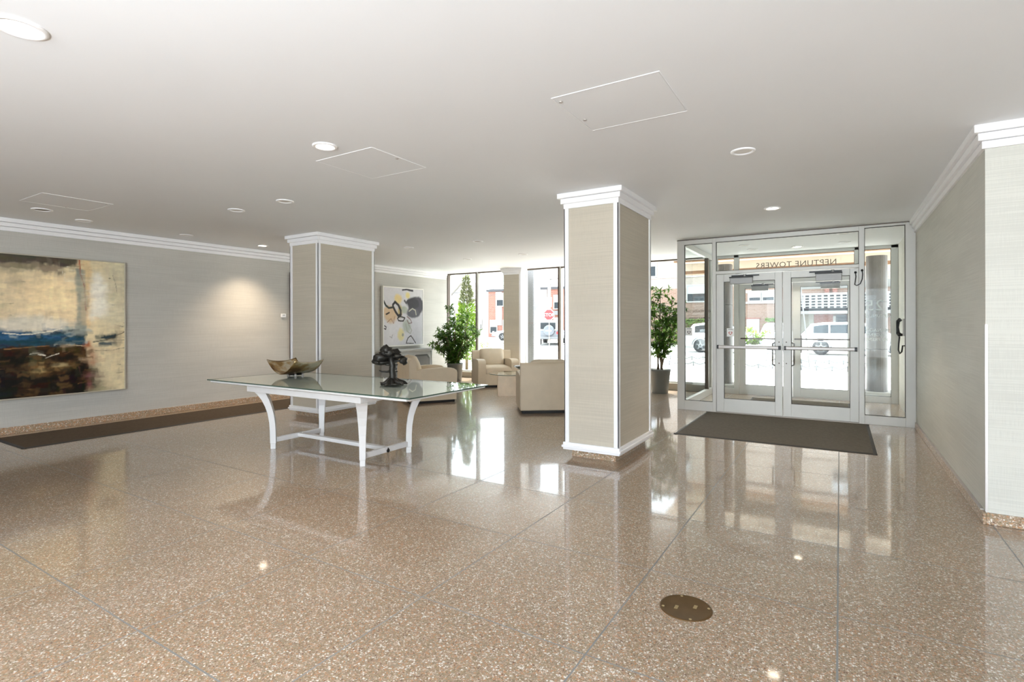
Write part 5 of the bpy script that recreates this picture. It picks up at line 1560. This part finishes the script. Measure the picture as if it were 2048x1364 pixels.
# balcony: slab, pierced parapet of separate blocks, piers behind
MB().box(-2.5, 4.2, BYf - 1.5, BYf, 1.98, 2.16).build('balcony_slab', M['balcony'], bl)
px0, px1, pz0, pz1, yf = -2.12, 3.9, 2.16, 3.22, BYf - 1.45
par = MB().box(px0, px1, yf, yf + 0.02, pz0, pz0 + 0.16).build('parapet', M['balcony'], bl)
rows, pitch = 5, 0.318
slot_w, slot_h, vp = 0.20, 0.095, 0.168
zc = [2.372 + vp * k for k in range(rows)]
edges_z = [pz0] + [v for z in zc for v in (z - slot_h / 2, z + slot_h / 2)] + [pz1]
m = MB()
for k in range(0, len(edges_z), 2):
    MB().box(px0, px1, yf, yf + 0.14, edges_z[k], edges_z[k + 1]).build('block_course', M['balcony'], par)
xk = -1.671
m = MB()
cols_ = [-1.671 + pitch * k for k in range(-1, 18)]
for z in zc:
    for a, b in zip(cols_[:-1], cols_[1:]):
        x0 = max(px0, a + slot_w / 2); x1 = min(px1, b - slot_w / 2)
        if x1 > x0:
            m.box(x0, x1, yf, yf + 0.14, z - slot_h / 2, z + slot_h / 2)
m.build('block_web', M['balcony'], par)['kind'] = 'stuff'
MB().box(px0, px1, yf + 0.3, yf + 0.32, pz0, pz1 - 0.1).build('slot_shade_sheet', M['roof'], par)  # added dark sheet; shade behind the slots put into its colour
for x in (-0.80, -0.38, 1.5, 1.95):
    MB().box(x, x + 0.25, BYf - 0.25, BYf, 3.0, 4.6).build('brick_pier', M['brick_red'], bl)
MB().box(-2.5, 4.2, BYf - 0.02, BYf + 0.02, 3.55, 4.0).build('balcony_wall', M['balcony'], bl)
MB().box(-2.4, -1.38, BYf - 0.06, BYf, 0.0, 1.98).build('rendered_wall', M['stucco_tan'], bl)
MB().box(-1.37, -0.36, BYf - 0.08, BYf, 0.0, 1.98).build('brick_wall', M['brick_red'], bl)
MB().box(-0.36, -0.22, BYf - 0.10, BYf, 0.0, 1.86).build('doorway_trim', M['stucco'], bl)
win(bl, -0.12, 0.28, BYf - 0.02, 1.46, 1.84, 1, False, 'roof')
# hedges before it
def hedge(x0, x1, y0, y1, z1, label, seed):
    t = thing('hedge', ((x0 + x1) / 2, (y0 + y1) / 2, 0), label, 'hedge')
    rn = random.Random(seed)
    MB().box(x0 + 0.12, x1 - 0.12, y0 + 0.12, y1 - 0.12, 0.02, z1 - 0.15).build('twig_core', M['bark'], t)
    mb = MB()
    for k in range(int(900 * (x1 - x0) / 4)):
        side = rn.random()
        P = Vector((rn.uniform(x0, x1), y0 + rn.uniform(-0.05, 0.1) if side < 0.6 else rn.uniform(y0, y1), rn.uniform(0.05, z1) if side < 0.6 else z1 - rn.uniform(0, 0.12)))
        leaf(mb, P, Vector((rn.uniform(-1, 1), -0.6, rn.uniform(-0.2, 1))), Vector((rn.uniform(-.5, .5), -1, 0.7)), 0.22, 0.12)
    mb.build('foliage', M['hedge'], t)['kind'] = 'stuff'
    return t
hedge(-10.6, -7.2, 35.6, 36.6, 1.62, 'clipped green hedge across the street behind the white hatchback', 51)
hedge(-4.0, -2.5, 36.8, 37.6, 1.66, 'short clipped hedge across the street above the red tail lights', 52)

# ---- buildings, house, pole, sign beyond the lounge windows
b2 = thing('brick_house', (-25, 52, 0), 'red brick block far down the street beyond the lounge windows', 'building')
y2 = 48.0
MB().box(-32.7, -21.4, y2, y2 + 9, 0, 4.95).build('wall', M['brick_red'], b2)
MB().box(-32.9, -21.2, y2 - 0.15, y2 + 9.2, 4.95, 5.2).build('roof_edge', M['roof'], b2)
MB().box(-27.0, -25.4, y2 - 0.12, y2, 0, 4.95).build('pale_panel', M['stucco'], b2)
MB().box(-31.7, -30.9, y2 - 0.08, y2, 1.3, 4.9).build('stair_panel', M['stucco'], b2)
for x, z in ((-24.6, 3.0), (-23.4, 3.0), (-24.6, 0.7), (-32.4, 0.5), (-30.7, 0.5), (-31.5, 3.4)):
    win(b2, x, x + 0.8, y2 - (0.09 if x == -31.5 else 0), z, z + 1.3, 1)
MB().box(-24.6, -23.8, y2 - 0.3, y2, 2.35, 2.75).build('air_conditioner', M['grey_dark'], b2)
hs_ = thing('gabled_house', (-37, 50, 0), 'white gabled house at the far end of the street', 'house')
MB().prism([(-41.5, 0), (-34.0, 0), (-34.0, 3.0), (-37.75, 6.2), (-41.5, 3.0)], 'y', 50, 57).build('wall', M['stucco'], hs_)
for a, b in (((-37.75, 6.3), (-33.7, 2.85)), ((-37.75, 6.3), (-41.8, 2.85))):
    MB().prism([a, (a[0], a[1] + 0.2), (b[0], b[1] + 0.2), b], 'y', 49.7, 57.2).build('roof_slope', M['stucco'], hs_)
win(hs_, -35.9, -35.0, 50, 0.9, 2.0, 1); win(hs_, -38.2, -37.2, 50, 3.3, 4.5, 1)
MB().box(-34.0, -33.4, 49.6, 50.4, 0, 2.4).build('porch_post', M['grey_paint'], hs_)

up = thing('utility_pole', (-20.56, 39.1, 0.02), 'grey wooden utility pole with wires outside the lounge window', 'utility pole')
MB().tube([(-20.56, 39.1, 0.02), (-20.5, 39.1, 6.4)], [0.17, 0.12], 12).build('pole_shaft', M['pole'], up)
MB().box(-21.4, -19.6, 39.04, 39.18, 5.1, 5.22).build('cross_arm', M['pole'], up)
for k, (x, z) in enumerate(((-21.3, 5.3), (-19.7, 5.3), (-20.5, 4.7))):
    MB().tube([(x - 26 * i / 12, 39.1 + 6 * i / 12, z - 1.0 * math.sin(math.pi * i / 12) + 0.5 * i / 12) for i in range(13)], 0.02, 5).build('wire', M['wire'], up)
    MB().tube([(x + 2.6 * i / 10, 39.1 - 0.2 * i / 10, z - 0.5 * i / 10) for i in range(11)], 0.02, 5).build('wire', M['wire'], up)
ss = thing('stop_sign', (-13.99, 26.6, ZG), 'red octagonal stop sign with a white band outside the lounge window', 'street sign')
MB().tube([(-13.99, 26.64, -0.05), (-13.99, 26.64, 2.7)], 0.022, 8).build('post', M['pole'], ss)
fd = Vector((0.46, -0.888, 0)); rd = Vector((0.888, 0.46, 0)); c0 = Vector((-13.99, 26.6, 1.93))
def signpoly(r, off, m, name, parent, n=8, ph=22.5, sx=1, sz=1, dz=0):
    vs = []
    for d in (0, -0.012):
        for k in range(n):
            a = R(ph + 360 * k / n)
            vs.append(c0 + rd * r * math.cos(a) * sx + Vector((0, 0, r * math.sin(a) * sz + dz)) + fd * (off + d))
    fs = [tuple(range(n)), tuple(range(n, 2 * n))[::-1]] + [(i, n + i, n + (i + 1) % n, (i + 1) % n) for i in range(n)]
    return MB().add(vs, fs).build(name, m, parent)
signpoly(0.33, 0.03, M['sticker'], 'sign_border', ss)
signpoly(0.30, 0.04, M['sign_red'], 'sign_face', ss)
text_mesh('lettering', 'STOP', 0.26, M['sticker'], ss, c0 + fd * 0.045 + Vector((0, 0, -0.09)), rd, extrude=0.002)
signpoly(0.24, 0.03, M['sticker'], 'upper_plate', ss, 4, 45, 1.0, 1.5, 0.72)
